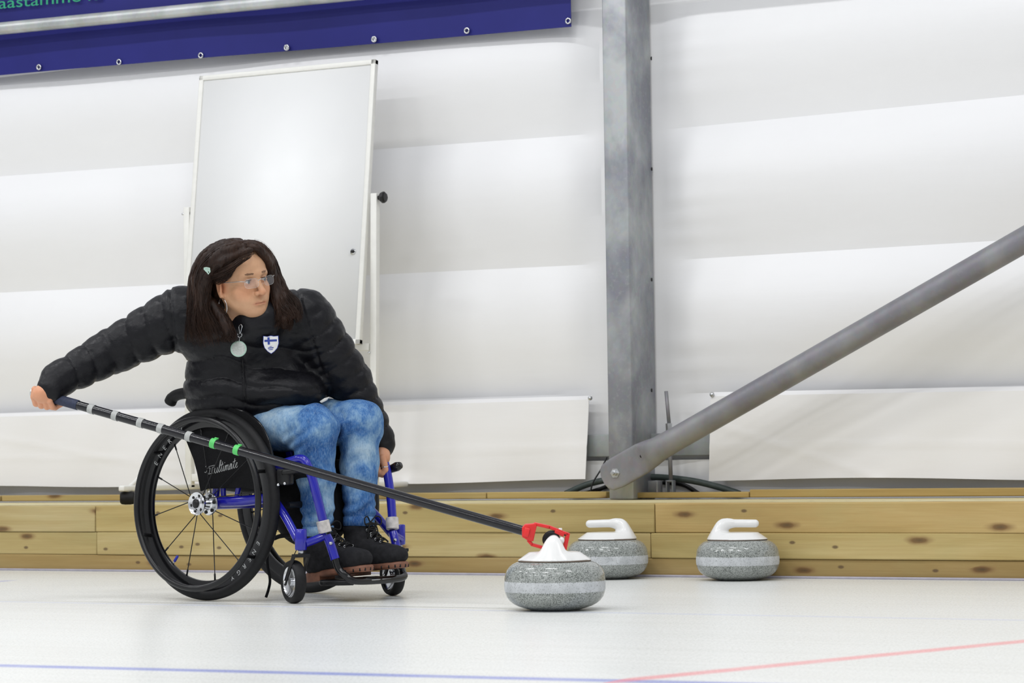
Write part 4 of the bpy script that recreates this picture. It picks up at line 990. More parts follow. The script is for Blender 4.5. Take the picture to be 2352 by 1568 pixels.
# ---------------- jeans
kR, kL = c3(722, 985, 7.935), c3(826, 972, 8.035)
hipR, hipL = c3(560, 975, 8.13), c3(646, 968, 8.25)
anR, anL = c3(731, 1219, 7.925), c3(824, 1197, 8.01)
pts = np.array([kR, kL, hipR, hipL, anR, anL, c3(560, 920, 8.3), c3(880, 940, 8.0)])
FJ = Field(pts.min(0) - .12, pts.max(0) + .12, .0062)
FJ.ell(c3(606, 955, 8.19), (.15, .10, .12), .02)
def seam(pt, tf, amp, wdt):
    return None
for hip, knee, ank, rk in ((hipR, kR, anR, .071), (hipL, kL, anL, .070)):
    FJ.cone(hip, knee, .088, rk, .035)
    mid = knee * .52 + ank * .48 + np.array([.0, 0, .004])
    FJ.cone(knee, mid, rk - .002, .059, .02); FJ.cone(mid, ank, .059, .047, .02)
    FJ.ell(knee + np.array([.004, .004, -.012]), (.066, .062, .062), .03)
V, Q = FJ.mesh(); V = relax(V, Q, 2)
N = normals(V, Q)
# creases: fans behind the knee, stacked folds above the ankle
d = np.zeros(len(V))
for knee, ank, ph in ((kR, anR, 0), (kL, anL, 1.3)):
    ax_ = nrm(ank - knee); Ll = np.linalg.norm(ank - knee); rel = V - knee; t = rel @ ax_; r_ = np.linalg.norm(rel - t[:, None] * ax_, axis=1)
    near = (r_ < .1)
    d += near * np.exp(-((t - Ll + .028) / .05) ** 2) * .0034 * np.sin(t * 170 + 3.4 * np.sin(rel[:, 0] * 34 + rel[:, 2] * 25 + ph) + ph)
    bk = np.exp(-((t - .035) / .05) ** 2) * np.clip(-(rel[:, 0]) / .05 + .3, 0, 1); d += near * bk * .004 * np.sin((rel[:, 0] * .7 - rel[:, 1]) * 170 + ph)
    d += near * .002 * np.sin(t * 70 + 3 * np.sin(rel[:, 0] * 30 + ph))
V = V + N * (d[:, None] + .0035 * vnoise(V * 26, 3)[:, None])
# cut the cuffs: squash everything below the ankle onto the cuff plane
for ank, knee in ((anR, kR), (anL, kL)):
    ax_ = nrm(ank - knee + np.array([.02, 0, 0])); rel = V - ank; t = rel @ ax_; m_ = (t > .012) & (np.linalg.norm(rel, axis=1) < .10)
    V[m_] -= ax_ * (t[m_] - .012)[:, None]
jeans = fast_mesh('jeans', c2w(V), Q, DENIM, PER); jeans['label'] = 'light blue washed denim jeans'
# hem bands
for ank, knee, r0 in ((anR, kR, .0475), (anL, kL, .0475)):
    ax_ = c2w(ank) - c2w(knee); ax_ = nrm(ax_); c_ = c2w(ank)
    MB().lathe([(.046, -.016), (.0495, -.014), (.0505, .002), (.0495, .014), (.046, .0155), (.042, .010)], c_, ax_, 40).build('hem', DENIM, jeans)

# ---------------- boots
def boot(heel, toe, ankle, name_lbl):
    # heel/toe: points on the sole line (world); ankle: world point inside the shaft
    f = toe - heel; f[2] = 0; f = nrm(f); l = np.array([-f[1], f[0], 0.0]); Ln = np.linalg.norm((toe - heel)[:2])
    rise = (toe[2] - heel[2]) / Ln
    def B(a, b, z): return heel + f * a + l * b + np.array([0, 0, z + rise * a])
    def Bl(p): return B(*p)
    Fd = Field((-.10, -.12, -.01), (Ln + .05, .12, .30), .0045)
    k = Ln / .26
    Fd.cone((.045 * k, 0, .062), (.155 * k, 0, .050), .044, .040, .02); Fd.ell((.195 * k, .0, .046), (.068, .045, .037), .03)
    Fd.ell((.045 * k, 0, .05), (.052, .041, .045), .02)
    arel = ankle - heel; top = (float(arel @ f), float(arel @ l), float(arel[2] - rise * (arel @ f)))
    Fd.cone((.062 * k, 0, .075), top, .047, .049, .03); Fd.cone((.10 * k, 0, .08), (top[0] + .02, top[1], top[2] * .6), .040, .042, .03)
    def floor_(g): return -(g[..., 2] - .022)
    sl, g = Fd.sub(Fd.lo, Fd.lo + Fd.n * Fd.h); Fd.d[sl] = np.maximum(Fd.d[sl], floor_(g)[:Fd.d.shape[0], :Fd.d.shape[1], :Fd.d.shape[2]])
    V, Q = Fd.mesh(); V = relax(V, Q, 2); N = normals(V, Q); V = V + N * (.0016 * vnoise(V * 55, 4)[:, None] + .0018 * np.sin(V[:, 2:3] * 130 + 2 * np.sin(V[:, 0:1] * 40)) * np.clip((V[:, 2:3] - .09) * 20, 0, 1))
    W = heel + V[:, 0:1] * f + V[:, 1:2] * l + np.stack([0 * V[:, 0], 0 * V[:, 0], V[:, 2] + rise * V[:, 0]], 1)
    o = fast_mesh('boot', W, Q, SUEDE, PER); o['label'] = name_lbl
    out = []
    for t in np.linspace(0, 2 * math.pi, 49)[:-1]:
        a = Ln / 2 + math.cos(t) * (Ln / 2 + .006); wd = .0445 if a > Ln * .62 else .0375 + .007 * max(0, (a / Ln - .35)) / .27 * 1.0
        b = math.copysign(abs(math.sin(t)) ** .62, math.sin(t)) * wd; out.append((a, b))
    m = MB()
    m.prism([B(a, b, .006) for a, b in out], (0, 0, .021)); o2 = m.build('sole', SOLE, o, bevel=.007, angle=60)
    hp_ = [(a, b) for a, b in out if a < Ln * .33]; hp_.sort(key=lambda q: math.atan2(q[1], q[0] - Ln * .17)); m = MB(); m.prism([B(a, b, -.006) for a, b in hp_], (0, 0, .02)); m.build('heel', SOLE, o, bevel=.002, angle=50)
    # tread lugs round the fore part
    for i, (a, b) in enumerate(out):
        if a > Ln * .55 and i % 2 == 0: MB().box(B(a * .998, b * .985, .013), (.004, .003, .009), [f, l, np.array([0, 0, 1.0])]).build('sole_groove', RUBBER, o2)
    # laces and eyelets following the instep
    def surf(a, b):     # top of the boot surface at local a,b
        m_ = (np.abs(V[:, 0] - a) < .010) & (np.abs(V[:, 1] - b) < .008); return V[m_, 2].max() if m_.any() else .09
    def fr(z, b):       # foremost point of the shaft at height z
        m_ = (np.abs(V[:, 2] - z) < .008) & (np.abs(V[:, 1] - b - 0) < .008); return V[m_, 0].max() if m_.any() else .1
    rows = []
    for a in (.172 * k, .150 * k, .130 * k): rows.append([(a + .004 * 0, s * .018, surf(a, s * .018) + .001) for s in (-1, 1)])
    for z in (.115, .135, .155): rows.append([(fr(z, s * .02) + .001, s * .020, z) for s in (-1, 1)])
    for i, r in enumerate(rows):
        MB().tube(smooth_path([Bl(r[0]), B((r[0][0] + r[1][0]) / 2 + .003, 0, max(r[0][2], r[1][2]) + .006), Bl(r[1])], 5), .0026, 8).build('lace', LACE, o)
        if i < len(rows) - 1:
            n_ = rows[i + 1]
            for s in (0, 1): MB().tube(smooth_path([Bl(r[s]), B((r[0][0] + n_[0][0]) / 2 + .004, 0, (r[0][2] + n_[0][2]) / 2 + .008), Bl(n_[1 - s])], 5), .0024, 8).build('lace', LACE, o)
        for s in (0, 1):
            q = [Bl(r[s]) + .0032 * (f * math.cos(t) * .5 + l * math.cos(t) * .6 + np.array([0, 0, 1]) * math.sin(t)) for t in np.linspace(0, 2 * math.pi, 13)[:-1]]; MB().tube(q, .0011, 6, closed=True).build('eyelet', STEEL, o)
    tp = rows[-1]; c_ = B((tp[0][0] + tp[1][0]) / 2 + .006, 0, tp[0][2] + .004)
    for s in (-1, 1):
        q = smooth_path([c_, c_ + l * s * .02 + [0, 0, .018] + f * .006, c_ + l * s * .038 + [0, 0, .012] + f * .01, c_ + l * s * .034 + [0, 0, -.008] + f * .012, c_], 6); MB().tube(q, .0022, 8).build('lace_bow', LACE, o)
        q = smooth_path([c_, c_ + l * s * .018 + [0, 0, -.015] + f * .010, c_ + l * s * .026 + [0, 0, -.05] + f * .012], 6); MB().tube(q, .0022, 8).build('lace_end', LACE, o)
    return o
hR, tR = at(712, 1333, 7.945), at(848, 1316, 7.785); hLf, tLf = at(797, 1320, 8.035), at(928, 1308, 7.885)
zf = w(0, 0, fr3[2])[2] + .012
boot(hR, tR, c2w(anR + np.array([-.002, -.026, 0])), 'black lace-up boot on the right foot, nearer the camera')
boot(hLf, tLf, c2w(anL + np.array([-.002, -.026, 0])), 'black lace-up boot on the left foot, farther away')

# ---------------- jacket
shR, elR, wrR = c3(414, 728, 8.08), c3(258, 806, 8.10), c3(134, 872, 8.01)
shL, elL, wrL = c3(700, 730, 8.07), c3(800, 868, 8.12), c3(880, 1020, 8.135)
lo = np.array([c3(70, 600, 8.1)[0], c3(600, 1060, 8.3)[1], 7.78]); hi = np.array([c3(910, 600, 8.1)[0], c3(600, 640, 7.8)[1], 8.38])
FK = Field(lo, hi, .0055)
FK.ell(c3(560, 775, 8.10), (.185, .12, .125), .03)
FK.cone(c3(560, 760, 8.10), c3(578, 880, 8.15), .155, .165, .04, sc=(.80, 1, 1.12))
FK.ell(c3(582, 892, 8.13), (.212, .085, .165), .05)
FK.ell(c3(588, 930, 8.15), (.215, .055, .165), .04)
FK.ell(c3(655, 895, 8.07), (.13, .06, .13), .05)
FK.cone(c3(432, 728, 8.10), c3(520, 742, 8.08), .088, .10, .05); FK.cone(c3(685, 735, 8.10), c3(600, 742, 8.08), .085, .10, .05)
def puff(n, amp, ph=0.0, skew=None):
    def f(g, t):
        s = t * n + ph
        if skew is not None: s = s + (g[..., 0] * skew[0] + g[..., 1] * skew[1] + g[..., 2] * skew[2])
        return amp * (np.abs(np.sin(np.pi * s)) ** .30 - .88)
    return f
FK.cone(shR, elR, .097, .073, .03, mod=puff(4, .013, skew=(.6, 2.4, 0))); FK.cone(elR, wrR, .073, .056, .016, mod=puff(3.5, .012, 0.0, skew=(1.0, 3.0, 0)))
FK.cone(wrR, c3(119, 892, 7.985), .055, .047, .010, mod=puff(1, .006, .5))
FK.cone(shL, elL, .094, .074, .03, mod=puff(4.5, .014, skew=(-1.5, 1.5, 0))); FK.cone(elL, wrL, .074, .045, .016, mod=puff(5, .012))
FK.cone(c3(882, 1016, 8.135), c3(880, 1028, 8.135), .037, .034, .010)
# stand-up collar
FK.cone(c3(564, 768, 8.045), c3(590, 742, 7.965), .092, .074, .05); FK.cone(c3(590, 742, 7.965), c3(596, 736, 7.955), .074, .070, .01)
V, Q = FK.mesh(); V = relax(V, Q, 1); N = normals(V, Q)
# horizontal quilting of the torso: seams every 6 cm or so, wavy
px_ = V[:, 0] / V[:, 2] * FPX + IMG_W / 2; py_ = IMG_H / 2 - V[:, 1] / V[:, 2] * FPX
def arm_t(a, b):
    ab = b - a; t = ((V - a) @ ab) / (ab @ ab); return t
onR = np.clip((405 - px_) / 30, 0, 1); onL = np.clip(((px_ - 705) - (py_ - 690) * .22) / 35, 0, 1) * (arm_t(shL, elL) > -.2)
tw_ = (1 - onR) * (1 - onL)
ph = (py_ + 7 * np.sin((px_ - 420) * .021) + 5 * np.sin(px_ * .05 + 1) - .06 * (px_ - 560)) / 44.0
yoke = np.clip((py_ - 745) / 25, 0, 1)
dq = tw_ * yoke * (.0110 * (np.abs(np.sin(np.pi * ph)) ** .32 - .85))
zip_ = np.exp(-((px_ - (556 + (py_ - 800) * .05)) / 3.2) ** 2) * np.clip((py_ - 740) / 10, 0, 1) * (V[:, 2] < 8.08); dq -= .005 * zip_
seamR = np.exp(-((px_ - (393 + (py_ - 690) * .08)) / 4.0) ** 2) * (py_ > 660); dq -= .006 * seamR
seamL = np.exp(-((px_ - (690 + (py_ - 690) * .30)) / 4.5) ** 2) * (py_ < 850); dq -= .006 * seamL
wr = vnoise(V * np.array([26, 44, 30]), 11) * .6 + vnoise(V * np.array([60, 80, 60]), 12) * .4
V = V + N * (dq + .0028 * wr)[:, None]
jacket = fast_mesh('jacket', c2w(V), Q, JACKET, PER); jacket['label'] = 'black quilted down jacket'
JV, JN = V, normals(V, Q)
def on_jacket(px, py, lift=.0):
    P = np.stack([JV[:, 0] / JV[:, 2] * FPX + IMG_W / 2, IMG_H / 2 - JV[:, 1] / JV[:, 2] * FPX], 1); d_ = np.hypot(P[:, 0] - px, P[:, 1] - py); c_ = np.where(d_ < 7)[0]
    z = JV[c_, 2].min(); return c3(px, py, z - lift)
# zip line, hem of the white shirt, badge
zp_ = [on_jacket(556 + (y - 800) * .05, y, .0005) for y in range(826, 925, 9)]
MB().tube([c2w(p) for p in zp_], .0012, 8).build('zip', BLACK, jacket)
zt_, zb_, zl_, zr_ = [on_jacket(x, y, 0)[2] for x, y in ((622, 770), (622, 812), (606, 778), (639, 778))]; sx_, sy_ = np.clip((zr_ - zl_) / .044, -.35, .35), np.clip((zt_ - zb_) / .057, -.35, .35)
bz_ = min(on_jacket(x, y, 0)[2] - sx_ * (x - 622) * .00136 - sy_ * (791 - y) * .00136 for x in (604, 613, 622, 631, 640) for y in (770, 778, 786, 794, 802, 810)); bc = c3(622, 791, bz_ - .001); Bx = nrm(np.array([1, .0, sx_])); By = nrm(np.array([.02, 1, sy_])); Bz = np.cross(Bx, By)
sh_out = [(-.0225, .027), (-.01, .0255), (0, .0285), (.01, .0265), (.0235, .028), (.0245, .004), (.020, -.011), (.011, -.022), (.001, -.0295), (-.010, -.022), (-.019, -.011), (-.0235, .004)]
def badge_poly(pts, lift, t=.0012): return MB().prism([c2w(bc + Bx * a + By * b + np.array([0, 0, -lift])) for a, b in pts], c2w(np.array([0, 0, -t])) - CAM_POS)
bd = badge_poly([(a * 1.07, b * 1.06) for a, b in sh_out], -.001).build('badge', simple('badge_blue', (.03, .05, .38), .5), jacket, smooth=False); bd['label'] = 'white shield badge with a blue cross'
badge_poly(sh_out, .0006).build('badge_field', simple('badge_white', (.80, .80, .80), .5), bd, smooth=False)
BI = simple('badge_ink', (.025, .055, .33), .5)
badge_poly([(-.020, .0155), (.020, .0175), (.020, .0105), (-.020, .0085)], .0018, .0006).build('badge_cross', BI, bd, smooth=False)
badge_poly([(-.0105, .0235), (-.0035, .024), (-.0025, .0), (-.0095, -.0005)], .0018, .0009).build('badge_cross', BI, bd, smooth=False)
for pts_ in ([(-.009, -.0105), (.009, -.0085), (.009, -.0115), (-.009, -.0135)], [(-.008, -.0165), (.008, -.0145), (.005, -.0175), (-.006, -.0185)], [(-.006, -.0085), (.004, -.0068), (.003, -.0055), (-.001, -.0055)]):
    badge_poly(pts_, .0018, .0006).build('badge_stone', BI, bd, smooth=False)
# shirt showing below the hem on the left side
sp_ = [c3(733, 922, 8.005), c3(745, 914, 8.005), c3(757, 911, 8.01), c3(750, 920, 8.005), c3(738, 926, 8.0)]
MB().prism([c2w(p) for p in sp_], CF * .03).build('shirt_hem', simple('white_shirt', (.66, .66, .63), .8), PER, bevel=.003)

# ---------------- head (local: x to her left, y forward, z up)
yaw, roll_, pit_ = math.radians(42), math.radians(10), math.radians(-2)
f_ = np.array([math.sin(yaw), 0, -math.cos(yaw)]); l_ = np.array([math.cos(yaw), 0, math.sin(yaw)]); u_ = np.array([0, 1.0, 0])
f2 = f_ * math.cos(pit_) + u_ * math.sin(pit_); u2 = u_ * math.cos(pit_) - f_ * math.sin(pit_)
l3 = l_ * math.cos(roll_) + u2 * math.sin(roll_); u3 = u2 * math.cos(roll_) - l_ * math.sin(roll_)
HS = 1.0; HC = c3(553, 641, 7.93)
def H2c(p): p = np.asarray(p, float) * HS; return HC + p[..., 0:1] * l3 + p[..., 1:2] * f2 + p[..., 2:3] * u3
def H(p): return c2w(H2c(p))
FH = Field((-.095, -.115, -.19), (.095, .125, .125), .0018)
FH.ell((0, -.014, .028), (.073, .092, .083), .02)
FH.ell((0, .022, -.035), (.0605, .060, .077), .035)
FH.ell((0, .045, .045), (.056, .040, .045), .03)
for s in (-1, 1):
    FH.cone((s * .051, -.006, -.046), (s * .021, .056, -.094), .015, .016, .035)
    FH.ell((s * .040, .052, -.034), (.024, .022, .022), .022)
    FH.ell((s * .028, .058, -.062), (.018, .020, .022), .024)
    FH.cone((s * .010, .084, .016), (s * .044, .068, .015), .0090, .0080, .016)
FH.ell((0, .066, -.097), (.024, .020, .018), .022)
FH.ell((0, .074, -.066), (.026, .018, .020), .02)
for s in (-1, 1): FH.ell((s * .031, .089, -.001), (.0190, .0145, .0125), .012, op='sub')
FH.cone((0, .079, .012), (0, .107, -.036), .0075, .0098, .012)
FH.ell((0, .108, -.039), (.0095, .0090, .0088), .008)
for s in (-1, 1):
    FH.ell((s * .0125, .094, -.042), (.0075, .0095, .0072), .006)
    FH.ell((s * .0065, .101, -.0495), (.0035, .006, .003), .003, op='sub')
    FH.ell((s * .031, .0715, -.002), (.0155, .0125, .0125), .004)          # lids
    FH.ell((s * .031, .084, -.0025), (.0112, .010, .0032), .003, op='sub')   # the open slit
FH.cone((-.027, .0755, -.0695), (0, .0900, -.0685), .0030, .0044, .007); FH.cone((.027, .0755, -.0695), (0, .0900, -.0685), .0030, .0044, .007)
FH.cone((-.021, .077, -.0770), (0, .0865, -.0785), .0035, .0052, .008); FH.cone((.021, .077, -.0770), (0, .0865, -.0785), .0035, .0052, .008)
for s in (-1, 1): FH.cone((s * .022, .0830, -.0733), (s * .010, .0935, -.0730), .0004, .0014, .004, op='sub')
FH.cone((-.010, .0935, -.0730), (.010, .0935, -.0730), .0016, .0016, .004, op='sub')
FH.ell((0, .0905, -.0855), (.014, .004, .004), .008, op='sub')
for s in (-1, 1):
    pass
FH.cone((0, -.022, -.06), (0, -.050, -.135), .048, .050, .03)
for s in (-1, 1):
    ax_ = [(s * 1.0, -.35, .0), (s * .35, .95, .12), (0, -.12, .99)]
    FH.ell((s * .0785, -.010, -.012), (.0075, .0185, .033), .004, ax=ax_)
    FH.ell((s * .0850, -.006, -.008), (.0065, .0100, .019), .004, op='sub', ax=ax_)
    FH.ell((s * .0765, -.003, -.041), (.0065, .0095, .010), .005)
V, Q = FH.mesh(); V = relax(V, Q, 2, .4)
tint = np.ones((len(V), 3)) * np.array([1, 1, 1])
def blot(c, r, col, a=1.0):
    d_ = np.sqrt((((V - np.array(c)) / np.array(r)) ** 2).sum(1)); k_ = np.clip(1.4 - d_, 0, 1)[:, None] * a; tint[:] = tint * (1 - k_) + tint * np.array(col) * k_
for s in (-1, 1):
    blot((s * .012, .088, -.0735), (.014, .014, .0075), (.95, .72, .72), .9); blot((s * .042, .065, -.035), (.03, .03, .025), (1.06, .86, .80), .7)
    blot((s * .031, .08, -.004), (.02, .02, .012), (.88, .78, .80), .7); blot((s * .078, 0, -.01), (.02, .03, .035), (1.08, .86, .82), .8)
blot((0, .086, -.0732), (.0255, .020, .0012), (.50, .36, .34), .9)
blot((0, .108, -.04), (.02, .02, .016), (1.08, .88, .85), .8)
body_V = [H(V)]; body_Q = [Q]; body_T = [tint]

# ---------------- arms, trunk and hands of the body (mostly inside the clothes)
def fld_body(lo, hi, h, fn):
    Fd = Field(lo, hi, h); fn(Fd); V, Q = Fd.mesh(); return relax(V, Q, 2, .4), Q
def trunk(Fd):
    Fd.cone(H2c((0, -.052, -.12)), c3(560, 805, 8.14), .042, .055, .03); Fd.cone(c3(560, 805, 8.13), c3(600, 920, 8.17), .08, .10, .04)
    for a, e, w_ in ((shR, elR, wrR), (shL, elL, wrL)): Fd.cone(c3(560, 785, 8.13), a, .05, .05, .03); Fd.cone(a, e, .05, .04, .03); Fd.cone(e, w_, .04, .028, .03)
    for hp_, kn, an in ((hipR, kR, anR), (hipL, kL, anL)): Fd.cone(c3(600, 940, 8.18), hp_, .08, .07, .05); Fd.cone(hp_, kn, .07, .05, .03); Fd.cone(kn, an, .05, .032, .03)
allp = np.array([shR, elR, wrR, shL, elL, wrL, hipR, hipL, kR, kL, anR, anL, H2c((0, -.038, -.17))])
Vt, Qt = fld_body(allp.min(0) - .13, allp.max(0) + .13, .012, trunk); body_V.append(c2w(Vt)); body_Q.append(Qt); body_T.append(np.ones((len(Vt), 3)))
# right hand: closed round the grip of the stick, back of the hand to the camera
camz = lambda p: (np.asarray(p) - CAM_POS)
def w2c(p): q = np.asarray(p) - CAM_POS; return np.array([q @ CR, q @ CU, q @ CF])
sdc = np.array([sd @ CR, sd @ CU, sd @ CF]); nU = nrm(np.array([0, 1, 0]) - sdc * sdc[1]); nC = nrm(np.cross(sdc, nU)); nC = nC if nC[2] < 0 else -nC      # nC: toward the camera
def gp_(s, ang, r): c_ = w2c(SA) + sdc * s; return c_ + r * (nC * math.cos(ang) + nU * math.sin(ang))
def hand_R(Fd):
    base = w2c(SA) + sdc * .060
    Fd.cone(c3(122, 888, 7.995), gp_(.062, .45, .034), .026, .026, .02)
    Fd.ell(gp_(.058, .25, .030), (.034, .026, .018), .02)
    for i, (s, L_) in enumerate(((.022, 1.0), (.043, 1.06), (.064, 1.02), (.083, .9))):
        rad = [.0105, .0102, .0098, .009][i]
        angs = [.55, -.25, -.95, -1.75, -2.45, -3.05]; rr = [.030, .030, .0285, .0265, .025, .024]
        P = [gp_(s + .004 * k, a, r) for k, (a, r) in enumerate(zip(angs, rr))]
        P[2] = gp_(s + .006, -1.15, .0315 * L_); P[3] = gp_(s + .006, -1.75, .029)
        Fd.chain(P, [rad * 1.06, rad * 1.02, rad * 1.08, rad * .98, rad * .92, rad * .84], .0022)
    # thumb lies along the far upper side of the grip
    Fd.chain([gp_(.075, .9, .034), gp_(.050, 1.5, .030), gp_(.026, 2.0, .0275), gp_(.010, 2.3, .026)], [.014, .0125, .0115, .009], .006)
c0 = w2c(SA) + sdc * .06
Vh, Qh = fld_body(c0 - .10, c0 + .10, .0022, hand_R); body_V.append(c2w(Vh)); body_Q.append(Qh)
tn = np.ones((len(Vh), 3)) * np.array([1.16, .98, .98]); body_T.append(tn)
# left hand: hanging grip on the far front tube of the chair
gl = S(P_(712, 1085, .182), 1); glc = w2c(gl); g2 = w2c(S(P_(728, 1140, .175), 1)); td = nrm(g2 - glc)
def hand_L(Fd):
    wst = c3(877, 1034, 8.13); kn = c3(876, 1050, 8.105)
    Fd.cone(wst, kn, .025, .027, .015); Fd.ell(c3(876, 1046, 8.115), (.019, .028, .028), .02)
    for i in range(4):
        off = np.array([.004 - .002 * i, -.003 * i, -.026 + .0175 * i])
        k0 = kn + off; L_ = [.92, 1.0, .95, .8][i]
        P = [k0, k0 + np.array([.008, -.022, -.002]) * L_, k0 + np.array([.011, -.041, .0]) * L_, k0 + np.array([.002, -.053, .002]) * L_, k0 + np.array([-.010, -.052, .003]) * L_]
        Fd.chain(P, [.0108, .0100, .0096, .0088, .0080], .0025)
    Fd.chain([c3(871, 1044, 8.10), c3(865, 1056, 8.085), c3(864, 1068, 8.08), c3(868, 1078, 8.078)], [.013, .0115, .0105, .0088], .006)
c0 = c3(878, 1056, 8.11)
Vh2, Qh2 = fld_body(c0 - .10, c0 + .10, .0022, hand_L); body_V.append(c2w(Vh2)); body_Q.append(Qh2); body_T.append(np.ones((len(Vh2), 3)) * np.array([1.10, .95, .95]))
offs = np.cumsum([0] + [len(v) for v in body_V[:-1]])
body = fast_mesh('body', np.concatenate(body_V), np.concatenate([q + o_ for q, o_ in zip(body_Q, offs)]), SKIN, PER)
ca_ = body.data.color_attributes.new('tint', 'FLOAT_COLOR', 'POINT'); tc_ = np.concatenate(body_T); tc_ = np.concatenate([tc_, np.ones((len(tc_), 1))], 1)
ca_.data.foreach_set('color', tc_.astype(np.float32).ravel())
# ring on the left hand
rc = c3(884, 1071, 8.079); q = [c2w(rc + .0105 * (np.array([1, .12, 0]) * math.cos(t) + np.array([0, 0.1, 1]) * math.sin(t))) for t in np.linspace(0, 2 * math.pi, 25)[:-1]]
MB().tube(q, .0016, 8, closed=True).build('finger_ring', CHROME, PER)
# eyes, brows, lips line
BROW = simple('brown_brow_hair', (.24, .13, .075), .7); EYE_W = simple('eye_white', (.50, .46, .44), .2, var=.02); IRIS = simple('eye_iris', (.05, .07, .08), .15, var=.3, scale=300); PUP = simple('eye_pupil', (.005, .005, .005), .1)
for s in (-1, 1):
    ec = np.array([s * .031, .0715, -.0025]); A_ = [nrm(H(np.array([1., 0, 0])) - H(np.zeros(3))), nrm(H(np.array([0, 1., 0])) - H(np.zeros(3))), nrm(H(np.array([0, 0, 1.])) - H(np.zeros(3)))]
    A_ = [x.ravel() for x in A_]
    e = MB().ball(H(ec).ravel(), .0115 * HS, A_, 24, 16).build('eye', EYE_W, PER)
    gd = nrm(A_[1] + A_[0] * .30 - A_[2] * .06); MB().lathe([(0, .0008), (.003, .0006), (.0058, -.0006), (.006, -.003)], H(ec).ravel() + gd * .0114 * HS, gd, 24).build('iris', IRIS, e)
    MB().lathe([(0, .0006), (.0024, .0005), (.0026, -.001)], H(ec).ravel() + gd * .0120 * HS, gd, 16).build('pupil', PUP, e)
    # brow hairs
    m = MB()
    for k in range(130):
        t = rng.random(); x = s * (.0145 + .032 * t); z = .0165 + .0050 * math.sin(math.pi * (.25 + .6 * t)) + rng.normal() * .0013; y = .0925 - .0185 * t ** 1.6 + .0005
        a = H((x, y, z)).ravel(); b = H((x + s * .0055, y - .003, z + .0022 * (1 - 1.6 * t))).ravel(); m.tube([a, (a + b) / 2 + A_[1] * .0006, b], [.00055, .0005, .0002], 4)
    m.build('eyebrow', BROW, PER)
    m = MB()
    for k in range(26):
        t = k / 25; x = s * (.020 + .022 * t); y0 = .0838 - .004 * abs(t - .4); a = H((x, y0, .0022 - .002 * abs(t - .5))).ravel(); b = H((x + s * .001 * (t - .3), y0 + .0035, .0045)).ravel(); m.tube([a, b], [.0004, .0002], 4)
    m.build('eyelash', HAIR, PER)

# ---------------- glasses, earring, hair clip
LENS = mat_glass('spectacle_lens', (.80, .80, .84), .07)
gl_ = None
fm = MB(); lensc = {}
def lens_pt(s, a, z, d=0): return H((s * a, .1075 - .35 * max(a - .02, 0) + d, z)).ravel()
for s in (-1, 1):
    pts = []
    for t in np.linspace(0, 2 * math.pi, 41)[:-1]:
        ct, st = math.cos(t), math.sin(t); e = .6; a = .0335 + .0225 * math.copysign(abs(ct) ** e, ct); z = -.0065 + .0145 * math.copysign(abs(st) ** e, st)
        pts.append((a, z))
    lensc[s] = pts
bridge = smooth_path([lens_pt(-1, .0125, -.001), H((-.006, .1125, .003)).ravel(), H((.006, .1125, .003)).ravel(), lens_pt(1, .0125, -.001)], 5); fm.tube(bridge, .0010, 8)
glasses = fm.build('glasses', STEEL, PER); glasses['label'] = 'thin rimless metal spectacles'
for s in (-1, 1):
    o = MB().prism([lens_pt(s, a, z) for a, z in lensc[s]], (H((0, .0015, 0)) - H(np.zeros(3))).ravel()).build('lens', LENS, glasses)
    MB().tube([lens_pt(s, a, z, .0008) for a, z in lensc[s] if z > -.002], .00042, 6).build('lens_rim', STEEL, glasses) 
    MB().tube([lens_pt(s, a, z, .0008) for a, z in lensc[s]], .00022, 5, closed=True).build('lens_edge', simple('clear_lens_edge', (.75, .77, .78), .15), glasses)
    tp_ = smooth_path([lens_pt(s, .055, .002), H((s * .066, .087, .004)).ravel(), H((s * .072, .06, .003)).ravel(), H((s * .0765, .02, .001)).ravel(), H((s * .0785, -.005, .004)).ravel(), H((s * .076, -.022, -.01)).ravel()], 6)
    MB().tube(tp_, .0011, 8).build('temple', STEEL, glasses)
    MB().tube(smooth_path([H((s * .0095, .103, -.010)).ravel(), H((s * .0085, .101, -.016)).ravel()], 3), .0022, 8).build('nose_pad', LENS, glasses)
A_s = [H(np.eye(3)[i]).ravel() - H(np.zeros(3)).ravel() for i in range(3)]
ec_ = H((-.0825, .004, -.048)).ravel(); hd_ = nrm(A_s[1] * .98 - A_s[0] * .12); hoop = [ec_ + .0255 * (hd_ * math.cos(t) + nrm(A_s[2]) * math.sin(t)) - nrm(A_s[2]) * .024 for t in np.linspace(0, 2 * math.pi, 37)[:-1]]
MB().tube(hoop, .0011, 8, closed=True).build('hoop_earring', CHROME, PER)
